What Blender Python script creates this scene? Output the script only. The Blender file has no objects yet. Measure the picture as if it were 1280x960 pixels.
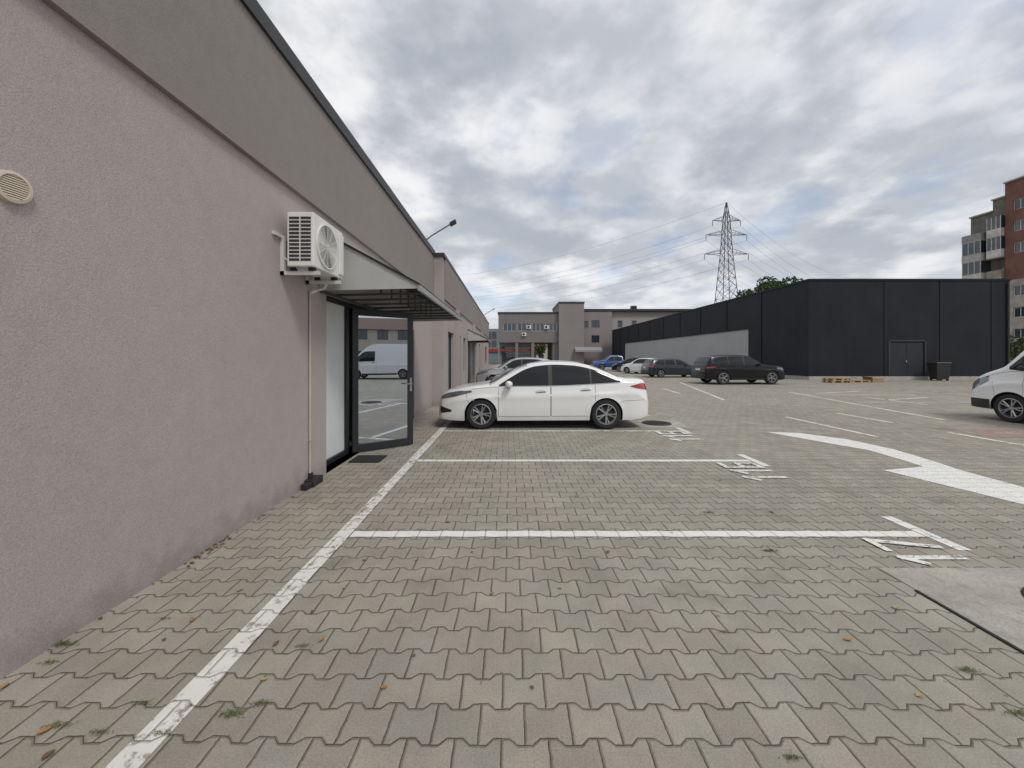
import bpy, bmesh, math, random
from mathutils import Vector, Matrix
random.seed(7)
C = bpy.context.scene.collection
F=485.0; HC=1.6; VX=638.0; VY=446.0
def gx(px,Y): return (px-VX)/F*Y
def gz(py,Y): return HC+(VY-py)/F*Y
def G(px,py):
    Y=F*HC/(py-VY); return ((px-VX)/F*Y, Y)

# ------------------------------------------------------------ mesh helper
def rootloc(p):
    while p.parent: p=p.parent
    return Vector(p.location)
class MB:
    def __init__(s): s.v=[]; s.f=[]
    def quad(s,a,b,c,d):
        n=len(s.v); s.v+=[tuple(a),tuple(b),tuple(c),tuple(d)]; s.f.append((n,n+1,n+2,n+3))
    def poly(s,pts):
        n=len(s.v); s.v+=[tuple(p) for p in pts]; s.f.append(tuple(range(n,n+len(pts))))
    def box(s,x0,x1,y0,y1,z0,z1):
        s.obox((0,0,0),(1,0,0),(0,1,0),x0,x1,y0,y1,z0,z1)
    def obox(s,o,ex,ey,x0,x1,y0,y1,z0,z1):
        o=Vector(o); ex=Vector(ex); ey=Vector(ey); ez=Vector((0,0,1)); n=len(s.v)
        for z in (z0,z1):
            for (x,y) in ((x0,y0),(x1,y0),(x1,y1),(x0,y1)):
                s.v.append(tuple(o+ex*x+ey*y+ez*z))
        for q in ((0,3,2,1),(4,5,6,7),(0,1,5,4),(1,2,6,5),(2,3,7,6),(3,0,4,7)): s.f.append(tuple(n+i for i in q))
    def bar(s,p,q,w,h=None):
        h=h or w; p=Vector(p); q=Vector(q); d=(q-p).normalized()
        u=d.cross(Vector((0,0,1)))
        if u.length<1e-3: u=Vector((1,0,0))
        u.normalize(); t=u.cross(d); n=len(s.v)
        for c in (p,q):
            for a,b in ((-1,-1),(1,-1),(1,1),(-1,1)): s.v.append(tuple(c+u*a*w/2+t*b*h/2))
        for k in ((0,3,2,1),(4,5,6,7),(0,1,5,4),(1,2,6,5),(2,3,7,6),(3,0,4,7)): s.f.append(tuple(n+i for i in k))
    def tube(s,pts,r,n=10,cap=True):
        pts=[Vector(p) for p in pts]; base=len(s.v); rs=r if isinstance(r,(list,tuple)) else [r]*len(pts)
        for i,p in enumerate(pts):
            d=(pts[min(i+1,len(pts)-1)]-pts[max(i-1,0)]).normalized()
            u=d.cross(Vector((0,0,1)))
            if u.length<1e-2: u=d.cross(Vector((0,1,0)))
            u.normalize(); t=u.cross(d)
            for k in range(n):
                a=2*math.pi*k/n; s.v.append(tuple(p+(u*math.cos(a)+t*math.sin(a))*rs[i]))
        for i in range(len(pts)-1):
            for k in range(n):
                s.f.append((base+i*n+k,base+i*n+(k+1)%n,base+(i+1)*n+(k+1)%n,base+(i+1)*n+k))
        if cap:
            s.f.append(tuple(base+k for k in range(n))); s.f.append(tuple(base+(len(pts)-1)*n+k for k in range(n)))
    def lathe(s,prof,c=(0,0,0),axis='Y',n=40,closed=False):
        base=len(s.v); m=len(prof)
        for k in range(n):
            a=2*math.pi*k/n
            for r,h in prof:
                if axis=='Y': p=(r*math.cos(a),h,r*math.sin(a))
                elif axis=='X': p=(h,r*math.cos(a),r*math.sin(a))
                else: p=(r*math.cos(a),r*math.sin(a),h)
                s.v.append((p[0]+c[0],p[1]+c[1],p[2]+c[2]))
        for k in range(n):
            for i in range(m if closed else m-1):
                j=(i+1)%m; k2=(k+1)%n
                s.f.append((base+k*m+i,base+k*m+j,base+k2*m+j,base+k2*m+i))
    def grid(s,rows):
        n=len(s.v); R=len(rows); c=len(rows[0])
        for r in rows:
            for p in r: s.v.append(tuple(p))
        for i in range(R-1):
            for j in range(c-1): s.f.append((n+i*c+j,n+i*c+j+1,n+(i+1)*c+j+1,n+(i+1)*c+j))
    def build(s,name,mat,parent=None,smooth=False,bevel=0,world=True,recalc=True,merge=False,angle=35):
        off=Vector((0,0,0))
        if parent is not None and world: off=rootloc(parent)
        me=bpy.data.meshes.new(name); me.from_pydata([(v[0]-off.x,v[1]-off.y,v[2]-off.z) for v in s.v],[],s.f)
        if recalc or merge:
            bm=bmesh.new(); bm.from_mesh(me)
            if merge: bmesh.ops.remove_doubles(bm,verts=bm.verts,dist=0.0004)
            if recalc: bmesh.ops.recalc_face_normals(bm,faces=bm.faces)
            bm.to_mesh(me); bm.free()
        me.materials.append(mat)
        if smooth:
            for p in me.polygons: p.use_smooth=True
            try: me.set_sharp_from_angle(angle=math.radians(angle))
            except Exception: pass
        o=bpy.data.objects.new(name,me); C.objects.link(o)
        if parent is not None: o.parent=parent
        if bevel:
            b=o.modifiers.new('bevel','BEVEL'); b.width=bevel; b.segments=2; b.limit_method='ANGLE'
        return o
def tag(o,label=None,cat=None,group=None,kind=None):
    if label: o['label']=label
    if cat: o['category']=cat
    if group: o['group']=group
    if kind: o['kind']=kind
    return o
def empty(name,loc,label,cat,group=None,rz=0):
    o=bpy.data.objects.new(name,None); C.objects.link(o); o.location=loc; o.rotation_euler=(0,0,rz); o.empty_display_size=.1
    return tag(o,label,cat,group)
def copy_tree(o,parent=None):
    c=o.copy(); C.objects.link(c)
    if parent: c.parent=parent
    for ch in list(o.children): copy_tree(ch,c)
    return c

# ------------------------------------------------------------ materials
def newmat(name):
    m=bpy.data.materials.new(name); m.use_nodes=True; nt=m.node_tree
    return m,nt,nt.nodes['Principled BSDF']
def N(nt,t,**k):
    n=nt.nodes.new(t)
    for a,b in k.items(): setattr(n,a,b)
    return n
def inp(nt,sock,v):
    if isinstance(v,bpy.types.NodeSocket): nt.links.new(v,sock)
    else: sock.default_value=v
def MA(nt,op,a,b=None,c=None):
    n=N(nt,'ShaderNodeMath',operation=op); inp(nt,n.inputs[0],a)
    if b is not None: inp(nt,n.inputs[1],b)
    if c is not None: inp(nt,n.inputs[2],c)
    return n.outputs[0]
def MIX(nt,f,a,b,mode='MIX'):
    n=N(nt,'ShaderNodeMix',data_type='RGBA',blend_type=mode)
    inp(nt,n.inputs[0],f)
    inp(nt,n.inputs[6],a if isinstance(a,bpy.types.NodeSocket) else (*a[:3],1)); inp(nt,n.inputs[7],b if isinstance(b,bpy.types.NodeSocket) else (*b[:3],1))
    return n.outputs[2]
def NOISE(nt,vec,scale,detail=4,rough=.55,dist=0,dims='3D'):
    n=N(nt,'ShaderNodeTexNoise',noise_dimensions=dims); nt.links.new(vec,n.inputs['Vector'])
    n.inputs['Scale'].default_value=scale; n.inputs['Detail'].default_value=detail; n.inputs['Roughness'].default_value=rough; n.inputs['Distortion'].default_value=dist
    return n.outputs[0]
def MR(nt,v,a,b,c,d,smooth=False):
    n=N(nt,'ShaderNodeMapRange'); 
    if smooth: n.interpolation_type='SMOOTHSTEP'
    inp(nt,n.inputs[0],v)
    for i,k in enumerate((a,b,c,d)): inp(nt,n.inputs[1+i],k)
    return n.outputs[0]
def POS(nt): return N(nt,'ShaderNodeNewGeometry').outputs['Position']
def SCALEV(nt,v,s):
    n=N(nt,'ShaderNodeMapping'); nt.links.new(v,n.inputs[0]); n.inputs['Scale'].default_value=s; return n.outputs[0]
def mat(name,col,rough=.6,metal=0,var=.12,vs=3.0,bump=0,bs=60,coat=0,spec=None,stain=0):
    m,nt,p=newmat(name); ps=N(nt,'ShaderNodeTexCoord').outputs['Object']
    n1=NOISE(nt,ps,vs,4); f=MR(nt,n1,.3,.7,1-var,1+var)
    h=N(nt,'ShaderNodeVectorMath',operation='SCALE'); h.inputs[0].default_value=col; nt.links.new(f,h.inputs['Scale'])
    out=h.outputs[0]
    if stain:
        n2=NOISE(nt,SCALEV(nt,POS(nt),(2.2,2.2,.25)),1.6,5); out=MIX(nt,MR(nt,n2,.5,.75,0,stain),out,tuple(c*.55 for c in col))
    nt.links.new(out,p.inputs['Base Color'])
    p.inputs['Roughness'].default_value=rough
    p.inputs['Metallic'].default_value=metal
    if coat: p.inputs['Coat Weight'].default_value=coat; p.inputs['Coat Roughness'].default_value=.04
    if spec is not None: p.inputs['Specular IOR Level'].default_value=spec
    if bump:
        b=N(nt,'ShaderNodeBump'); b.inputs['Strength'].default_value=bump; b.inputs['Distance'].default_value=.01
        nt.links.new(NOISE(nt,ps,bs,5,.7),b.inputs['Height']); nt.links.new(b.outputs[0],p.inputs['Normal'])
    return m
def stucco(name,col,grain=.22):
    m,nt,p=newmat(name); ps=POS(nt)
    big=NOISE(nt,ps,.5,5); mid=NOISE(nt,ps,6,4); fine=NOISE(nt,ps,110,4,.75)
    f=MA(nt,'MULTIPLY',MR(nt,big,.3,.7,.96,1.04),MR(nt,mid,.3,.7,.97,1.03)); f=MA(nt,'MULTIPLY',f,MR(nt,fine,.3,.7,1-grain,1+grain))
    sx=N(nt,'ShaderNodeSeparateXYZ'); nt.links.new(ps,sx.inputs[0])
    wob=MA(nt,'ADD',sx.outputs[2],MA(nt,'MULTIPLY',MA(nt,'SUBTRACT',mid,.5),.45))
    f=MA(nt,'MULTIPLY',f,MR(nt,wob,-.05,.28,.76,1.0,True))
    h=N(nt,'ShaderNodeVectorMath',operation='SCALE'); h.inputs[0].default_value=col; nt.links.new(f,h.inputs['Scale'])
    nt.links.new(h.outputs[0],p.inputs['Base Color']); p.inputs['Roughness'].default_value=.93; p.inputs['Specular IOR Level'].default_value=.2
    b=N(nt,'ShaderNodeBump'); b.inputs['Strength'].default_value=.75; b.inputs['Distance'].default_value=.005
    nt.links.new(MA(nt,'ADD',fine,MA(nt,'MULTIPLY',NOISE(nt,ps,45,3),.5)),b.inputs['Height']); nt.links.new(b.outputs[0],p.inputs['Normal'])
    return m
def m_conc():
    m,nt,p=newmat('concrete'); ps=POS(nt); a=NOISE(nt,ps,2.2,7,.7); b_=NOISE(nt,ps,60,4,.75); c=NOISE(nt,ps,9,5,.65)
    f=MA(nt,'MULTIPLY',MR(nt,a,.3,.7,.72,1.15),MR(nt,b_,.3,.7,.80,1.2)); f=MA(nt,'MULTIPLY',f,MR(nt,c,.55,.75,1,.72))
    h=N(nt,'ShaderNodeVectorMath',operation='SCALE'); h.inputs[0].default_value=(.43,.405,.355); nt.links.new(f,h.inputs['Scale']); nt.links.new(h.outputs[0],p.inputs['Base Color']); p.inputs['Roughness'].default_value=.92
    b=N(nt,'ShaderNodeBump'); b.inputs['Strength'].default_value=.8; b.inputs['Distance'].default_value=.008; nt.links.new(MA(nt,'ADD',b_,c),b.inputs['Height']); nt.links.new(b.outputs[0],p.inputs['Normal']); return m
def paver_core(nt):
    ps=POS(nt); P=.2; H=.165; A=.0145
    nz=N(nt,'ShaderNodeTexNoise'); nt.links.new(ps,nz.inputs['Vector']); nz.inputs['Scale'].default_value=26; nz.inputs['Detail'].default_value=3
    sub=N(nt,'ShaderNodeVectorMath',operation='MULTIPLY_ADD'); nt.links.new(nz.outputs['Color'],sub.inputs[0]); sub.inputs[1].default_value=(.009,.009,0); nt.links.new(ps,sub.inputs[2])
    lw=N(nt,'ShaderNodeTexNoise'); nt.links.new(ps,lw.inputs['Vector']); lw.inputs['Scale'].default_value=.9; lw.inputs['Detail'].default_value=1
    su2=N(nt,'ShaderNodeVectorMath',operation='MULTIPLY_ADD'); nt.links.new(lw.outputs['Color'],su2.inputs[0]); su2.inputs[1].default_value=(.06,.06,0); nt.links.new(sub.outputs[0],su2.inputs[2])
    sx=N(nt,'ShaderNodeSeparateXYZ'); nt.links.new(su2.outputs[0],sx.inputs[0]); x,y=sx.outputs[0],sx.outputs[1]
    u=MA(nt,'DIVIDE',x,P); v=MA(nt,'DIVIDE',y,H); b=MA(nt,'ROUND',v); half=MA(nt,'MULTIPLY',b,.5)
    k=MA(nt,'SUBTRACT',u,half); t=MA(nt,'ABSOLUTE',MA(nt,'SUBTRACT',k,MA(nt,'ROUND',k)))
    w=MA(nt,'MULTIPLY',MA(nt,'SUBTRACT',.25,t),12.0); w=MA(nt,'MAXIMUM',MA(nt,'MINIMUM',w,1),-1)
    s=MA(nt,'SUBTRACT',MA(nt,'SUBTRACT',v,b),MA(nt,'MULTIPLY',w,A/H))
    row=MA(nt,'ADD',MA(nt,'SUBTRACT',b,1),MA(nt,'GREATER_THAN',s,0))
    d1=MA(nt,'MULTIPLY',MA(nt,'ABSOLUTE',s),H)
    uu=MA(nt,'SUBTRACT',u,MA(nt,'MULTIPLY',MA(nt,'ADD',row,1),.5))
    d2=MA(nt,'MULTIPLY',MA(nt,'ABSOLUTE',MA(nt,'SUBTRACT',uu,MA(nt,'ROUND',uu))),P)
    cb=N(nt,'ShaderNodeCombineXYZ'); nt.links.new(row,cb.inputs[0]); nt.links.new(MA(nt,'FLOOR',uu),cb.inputs[1])
    wn=N(nt,'ShaderNodeTexWhiteNoise',noise_dimensions='2D'); nt.links.new(cb.outputs[0],wn.inputs['Vector'])
    d=MA(nt,'MINIMUM',d1,d2)
    jw=MR(nt,NOISE(nt,ps,7,2),.3,.7,.0030,.0060)
    joint=MR(nt,d,.0012,jw,0,1,True); edge=MR(nt,d,.001,.012,0,1,True)
    return ps,joint,edge,wn.outputs['Value'],wn.outputs['Color']
def paver_color(nt,ps,joint,rnd,rcol):
    big=NOISE(nt,ps,.33,4,.6); mid=NOISE(nt,ps,2.6,6,.68); fine=NOISE(nt,ps,110,3,.75)
    base=MIX(nt,rnd,(.318,.294,.244),(.374,.347,.288))
    hue=N(nt,'ShaderNodeSeparateColor'); nt.links.new(rcol,hue.inputs[0])
    base=MIX(nt,MR(nt,hue.outputs[1],.6,1,0,.3),base,(.34,.33,.30))
    base=MIX(nt,MR(nt,hue.outputs[2],.95,1,0,.25),base,(.22,.205,.18))
    f=MA(nt,'MULTIPLY',MR(nt,big,.3,.7,.90,1.07),MR(nt,mid,.3,.75,.84,1.12)); f=MA(nt,'MULTIPLY',f,MR(nt,fine,.25,.75,.74,1.26))
    spots=NOISE(nt,ps,1.2,4,.6); f=MA(nt,'MULTIPLY',f,MR(nt,spots,.60,.72,1,.78,True))
    lime=NOISE(nt,SCALEV(nt,ps,(1.6,.8,1)),1.7,6,.7); f=MA(nt,'MULTIPLY',f,MR(nt,lime,.62,.78,1,1.3))
    sp=NOISE(nt,ps,16,2,.5); f=MA(nt,'MULTIPLY',f,MR(nt,sp,.73,.77,1,.6,True))
    h=N(nt,'ShaderNodeVectorMath',operation='SCALE'); nt.links.new(base,h.inputs[0]); nt.links.new(f,h.inputs['Scale'])
    jn=NOISE(nt,ps,4,4); jc=MIX(nt,MR(nt,jn,.45,.65,0,1),(.085,.070,.052),(.078,.078,.040))
    return MIX(nt,joint,jc,h.outputs[0]),fine
def m_pavers():
    m,nt,p=newmat('pavers'); ps,j,e,r,rc=paver_core(nt); col,fine=paver_color(nt,ps,j,r,rc)
    nt.links.new(col,p.inputs['Base Color']); p.inputs['Roughness'].default_value=.88; p.inputs['Specular IOR Level'].default_value=.3
    h=MA(nt,'ADD',e,MA(nt,'MULTIPLY',r,.35)); h=MA(nt,'ADD',h,MA(nt,'MULTIPLY',fine,.35))
    b=N(nt,'ShaderNodeBump'); b.inputs['Strength'].default_value=.8; b.inputs['Distance'].default_value=.008
    nt.links.new(h,b.inputs['Height']); nt.links.new(b.outputs[0],p.inputs['Normal']); return m
def m_paint(name='line_paint',col=(.76,.75,.71),wear=.5,jd=.75):
    m,nt,p=newmat(name); ps,j,e,r,rc=paver_core(nt); col0,fine=paver_color(nt,ps,j,r,rc)
    wn=NOISE(nt,ps,14,7,.75); w2=NOISE(nt,ps,1.5,3)
    th=MR(nt,w2,.3,.7,wear-.16,wear+.02); msk=MR(nt,MA(nt,'SUBTRACT',wn,th),-.03,.05,0,1)
    pc=MIX(nt,MR(nt,NOISE(nt,ps,9,4),.4,.7,0,.3),col,tuple(c*.7 for c in col))
    msk=MA(nt,'MULTIPLY',msk,MR(nt,j,0,1,1-jd,1))
    nt.links.new(MIX(nt,msk,col0,pc),p.inputs['Base Color']); p.inputs['Roughness'].default_value=.75
    b=N(nt,'ShaderNodeBump'); b.inputs['Strength'].default_value=.7; b.inputs['Distance'].default_value=.008
    nt.links.new(MA(nt,'ADD',e,MA(nt,'MULTIPLY',fine,.15)),b.inputs['Height']); nt.links.new(b.outputs[0],p.inputs['Normal']); return m
def m_glass(name,col,mirror=.35,rough=.02):
    m,nt,p=newmat(name); p.inputs['Base Color'].default_value=(*col,1); p.inputs['Roughness'].default_value=rough
    p.inputs['IOR'].default_value=1.5+mirror
    return m
def m_seethrough(name,mirror=.5,tint=(.35,.4,.42)):
    m=bpy.data.materials.new(name); m.use_nodes=True; nt=m.node_tree; nt.nodes.clear()
    o=N(nt,'ShaderNodeOutputMaterial'); g=N(nt,'ShaderNodeBsdfGlossy'); g.inputs['Roughness'].default_value=.004; g.inputs[0].default_value=(.84,.91,1.0,1)
    t=N(nt,'ShaderNodeBsdfTransparent'); t.inputs[0].default_value=(*tint,1); mx=N(nt,'ShaderNodeMixShader'); mx.inputs[0].default_value=mirror
    nt.links.new(t.outputs[0],mx.inputs[1]); nt.links.new(g.outputs[0],mx.inputs[2]); nt.links.new(mx.outputs[0],o.inputs[0]); return m
def m_ribbed(name,col,axis,period,depth=.5,rough=.45,line=.6,spec=.3,var=.15):
    m,nt,p=newmat(name); ps=POS(nt); sx=N(nt,'ShaderNodeSeparateXYZ'); nt.links.new(ps,sx.inputs[0])
    a=MA(nt,'DIVIDE',sx.outputs[axis],period); fr=MA(nt,'FRACT',a); h=MR(nt,MA(nt,'ABSOLUTE',MA(nt,'SUBTRACT',fr,.5)),.44,.48,1,0,True)
    n1=NOISE(nt,ps,.5,4); n2=NOISE(nt,SCALEV(nt,ps,(1,1,.2)),2,4)
    f=MA(nt,'MULTIPLY',MR(nt,n1,.3,.7,1-var,1+var),MR(nt,n2,.3,.7,1-var*.6,1+var*.6)); f=MA(nt,'MULTIPLY',f,MR(nt,h,0,1,line,1))
    s=N(nt,'ShaderNodeVectorMath',operation='SCALE'); s.inputs[0].default_value=col; nt.links.new(f,s.inputs['Scale']); nt.links.new(s.outputs[0],p.inputs['Base Color'])
    p.inputs['Roughness'].default_value=rough; p.inputs['Specular IOR Level'].default_value=spec; b=N(nt,'ShaderNodeBump'); b.inputs['Strength'].default_value=depth; b.inputs['Distance'].default_value=.02
    nt.links.new(h,b.inputs['Height']); nt.links.new(b.outputs[0],p.inputs['Normal']); return m
def m_leaf(name,c1,c2):
    m,nt,p=newmat(name); ps=POS(nt); f=MR(nt,NOISE(nt,ps,1.1,4),.35,.65,0,1); nt.links.new(MIX(nt,f,c1,c2),p.inputs['Base Color']); p.inputs['Roughness'].default_value=.65
    return m
def m_brick(name):
    m,nt,p=newmat(name); n=NOISE(nt,POS(nt),.9,5); n2=NOISE(nt,SCALEV(nt,POS(nt),(1,3,14)),1.5,3)
    nt.links.new(MIX(nt,MR(nt,MA(nt,'ADD',MA(nt,'MULTIPLY',n,.5),MA(nt,'MULTIPLY',n2,.5)),.35,.65,0,1),(.13,.055,.042),(.23,.115,.085)),p.inputs['Base Color']); p.inputs['Roughness'].default_value=.9; return m

PAV=m_pavers(); PAINT=m_paint(); PAINTW=m_paint('fresh_paint',(.80,.79,.75),.40,.5); PAINTN=m_paint('worn_paint',(.80,.79,.75),.50,.6); PAINTR=m_paint('red_paint',(.38,.17,.16),.57,.6)
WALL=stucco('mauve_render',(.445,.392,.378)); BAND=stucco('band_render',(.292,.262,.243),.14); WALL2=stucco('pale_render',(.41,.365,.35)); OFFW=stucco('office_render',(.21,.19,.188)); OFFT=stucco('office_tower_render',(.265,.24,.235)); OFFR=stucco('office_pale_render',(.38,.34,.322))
FLASH=mat('dark_flashing',(.045,.045,.048),.5,.3); ALU=mat('anthracite_aluminium',(.028,.031,.035),.4,.2); ALUG=mat('grey_aluminium',(.34,.345,.35),.45,.2,.06)
ACW=mat('ac_enamel',(.76,.75,.72),.4,0,.05); ACD=mat('ac_dark',(.03,.03,.032),.6); GALV=mat('white_bracket',(.65,.64,.62),.45,.1)
BEI=mat('beige_plastic',(.50,.43,.37),.55); BEI2=mat('cream_plastic',(.62,.53,.43),.55); BLKP=mat('black_plastic',(.02,.02,.022),.5,0,.2)
RUB=mat('rubber',(.022,.022,.023),.85,0,.2); CONC=m_conc(); IRON=mat('cast_iron',(.05,.047,.043),.6,.5,.3,8,.6,40)
GL=m_glass('car_glass',(.010,.012,.014),.0); GLB=m_glass('window_glass',(.03,.04,.05),.3); DGL=m_seethrough('door_glass',.72,(.3,.33,.35)); BLIND=mat('white_blind',(.74,.76,.77),.6,0,.04)
WHITEP=mat('white_car_paint',(.84,.84,.83),.35,0,.012,coat=.8); BLACKP=mat('black_car_paint',(.006,.006,.007),.3,0,.05,coat=.25,spec=.3)
BLUEP=mat('navy_car_paint',(.015,.03,.07),.3,.1,.05,coat=.4); BLUE2=mat('blue_car_paint',(.03,.09,.28),.3,.2,.05,coat=.5); SILP=mat('silver_car_paint',(.42,.43,.44),.3,.5,.03,coat=.8); TEALP=mat('dark_teal_paint',(.012,.024,.032),.3,.1,.05,coat=.4)
CHR=mat('chrome',(.6,.6,.6),.15,1,.02); RIMD=mat('machined_rim',(.46,.46,.47),.3,.8); RIMS=mat('silver_rim',(.45,.45,.46),.3,.8); RECG=mat('recess_grey',(.28,.28,.28),.6)
RED=mat('red_lens',(.36,.008,.010),.15,0,.05,coat=1); CLEAR=mat('clear_lens',(.16,.175,.19),.08,.3,.4,14,coat=1); SEAM=mat('seam_shadow',(.015,.015,.015),.9); PLATE=mat('number_plate',(.7,.7,.68),.5)
WOOD=mat('pallet_wood',(.40,.28,.16),.85,0,.25,6,.4,50); CARD=mat('cardboard',(.34,.23,.13),.85)
STEEL=mat('galvanised_steel',(.16,.17,.18),.5,.6); PYL=mat('pylon_steel',(.13,.135,.14),.6,.3); INS=mat('insulator',(.12,.13,.13),.4)
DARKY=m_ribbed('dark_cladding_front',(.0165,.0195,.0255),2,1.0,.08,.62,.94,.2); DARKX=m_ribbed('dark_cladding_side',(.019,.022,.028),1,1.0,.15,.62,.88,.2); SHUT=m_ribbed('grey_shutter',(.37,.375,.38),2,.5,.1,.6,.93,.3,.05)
DDOOR=mat('dark_door_paint',(.034,.038,.046),.6,spec=.2)
GREY=mat('grey_sheet',(.46,.46,.455),.5,.1,.08); RAFT=mat('dark_rafter',(.10,.10,.102),.6,.3)
LEAFG=m_leaf('foliage',(.040,.070,.02),(.09,.13,.04)); BARK=mat('bark',(.10,.075,.05),.9,0,.3,5,.5,20)

# ------------------------------------------------------------ ground
terrain=MB(); terrain.quad((-1500,-1500,-.03),(1500,-1500,-.03),(1500,1500,-.03),(-1500,1500,-.03))
tag(terrain.build('ground',mat('dusty_ground',(.2,.19,.16),.95,0,.25,.05)),kind='structure')
pv=MB(); pv.quad((-3,-30,0),(75,-30,0),(75,130,0),(-3,130,0))
pave=tag(pv.build('pavement',PAV),kind='structure')
def flat(name,pts,matr,z=.004,label=None):
    m=MB(); m.poly([(x,y,z) for x,y in pts]); o=m.build(name,matr,pave,world=False)
    if label: o['label']=label
    return o
def rect(name,x0,x1,y0,y1,matr=PAINT,z=.004,label=None): return flat(name,[(x0,y0),(x1,y0),(x1,y1),(x0,y1)],matr,z,label)
def smoothstrip(name,x0,x1,y0,y1,matr=PAINT,label=None):
    m=MB(); n=60; rows=[]
    alongy=(y1-y0)>(x1-x0)
    for i in range(n+1):
        t=i/n; j1=random.uniform(-.006,.006); j2=random.uniform(-.006,.006)
        if alongy: rows.append([(x0+j1,y0+(y1-y0)*t,.004),(x1+j2,y0+(y1-y0)*t,.004)])
        else: rows.append([(x0+(x1-x0)*t,y0+j1,.004),(x0+(x1-x0)*t,y1+j2,.004)])
    m.grid(rows); o=m.build(name,matr,pave,world=False)
    if label: o['label']=label
smoothstrip('edge_line',-1.57,-1.44,-2,40,label='long white line along the building side of the bays')
LY=[3.5,5.97,8.36,10.85,13.3,15.8,18.3,20.8,23.3,25.8,28.3,30.8]
for i,y in enumerate(LY):
    smoothstrip('bay_line',-1.43,3.69,y-.055,y+.055,PAINTW if i<2 else PAINT)
    rect('bay_line_end',3.70,3.81,y-.30,y+.38,PAINTW if i<2 else PAINT)
def number(txt,y0,xb=3.62,name='bay_number',z=.008,h=.5,dw=.2,adv=.27,sw=.065):
    m=MB(); q=[0]
    def seg(u0,v0,u1,v1):
        w=sw; q[0]+=1; zz=z+.0006*q[0]
        a=Vector((xb-v0*h,y0+u0,0)); b=Vector((xb-v1*h,y0+u1,0)); d=(b-a).normalized(); p=Vector((-d.y,d.x,0))*w/2; a-=d*w*.5; b+=d*w*.5
        m.quad((a.x+p.x,a.y+p.y,zz),(b.x+p.x,b.y+p.y,zz),(b.x-p.x,b.y-p.y,zz),(a.x-p.x,a.y-p.y,zz))
    for i,c in enumerate(txt):
        o=i*adv; l=o; r=o+dw-.03; 
        if c=='1': seg(o+dw*.5,0,o+dw*.5,1); seg(o+dw*.5,1,o+.01,.8)
        if c=='7': seg(l,1,r,1); seg(r,1,l+.04,0)
        if c=='6': seg(r,1,l,1); seg(l,1,l,0); seg(l,0,r,0); seg(r,0,r,.5); seg(r,.5,l,.5)
        if c=='5': seg(r,1,l,1); seg(l,1,l,.5); seg(l,.5,r,.5); seg(r,.5,r,0); seg(r,0,l,0)
    o=m.build(name,PAINTN,pave,world=False,recalc=False); o['label']='worn white bay number %s painted on the pavers'%txt
number('17',2.985,dw=.19,adv=.225,sw=.062,xb=3.58,h=.47); number('116',5.02,dw=.24,adv=.285,sw=.075); number('115',7.38,dw=.26,adv=.31,sw=.085)
def slab(x0,x1,y0,y1,cx,cy,r,lab,edge=True):
    m=MB(); m.box(x0,x1,y0,y1,-.02,.0055); o=m.build('concrete_apron',CONC,pave,world=False)
    if edge:
        e=MB(); e.box(x0-.02,x0-.001,y0,y1-.28,-.02,.010); e.build('steel_edging',IRON,o,world=False)
    r0=empty('manhole_cover',(cx,cy,.005),lab,'manhole cover')
    k=MB(); k.lathe([(0,.016),(r*.86,.016),(r*.87,.008),(r*.9,.008),(r*.91,.017),(r,.017),(r+.01,0)],axis='Z'); k.build('cover',IRON,r0,world=False,smooth=True)
    for i in range(-4,5):
        k=MB(); L=math.sqrt(max(0,(r*.8)**2-(i*r*.18)**2)); k.box(-L,L,i*r*.18-.012,i*r*.18+.012,.016,.021)
        k.build('tread_rib',IRON,r0,world=False)
slab(2.78,4.9,1.75,2.93,3.68,2.36,.34,'round iron manhole cover in the near concrete patch at right')
slab(2.95,4.1,8.75,9.75,3.5,9.3,.33,'round iron manhole cover behind the white sedan',False)
def gp(l): return [G(*p) for p in l]
flat('lane_arrow',gp([(957,540),(1000,541.5),(1060,549.5),(1118,562),(1168,577),(1206,589.5),(1290,612),(1300,636),(1104,588),(1154,583.5),(1124,574),(1086,563),(1040,555)]),PAINTW,label='long white lane arrow pointing towards the viewer')
rect('lane_line',7.27,7.38,7.7,10.3); rect('lane_line',9.2,9.32,4.5,8.2); rect('lane_line',9.2,9.32,9.4,11)
for a,b in (((985,490),(1180,525)),((1105,500),(1160,497)),((1020,492),(1075,489)),((1085,497),(1160,506)),((1130,490),(1210,493)),((830,486),(850,492)),((850,478),(905,500))):
    A=Vector(G(*a)); B=Vector(G(*b)); d=(B-A).normalized(); p=Vector((-d.y,d.x))*.06
    flat('lane_line',[tuple(A+p),tuple(B+p),tuple(B-p),tuple(A-p)],PAINT)
rect('red_bay_marking',9.6,11.2,7.7,8.5,PAINTR,label='faded red painted patch in front of the white van')
for i in range(6): rect('bay_line',12.2,16.9,13.6+i*2.55,13.7+i*2.55,z=.0052)

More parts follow.
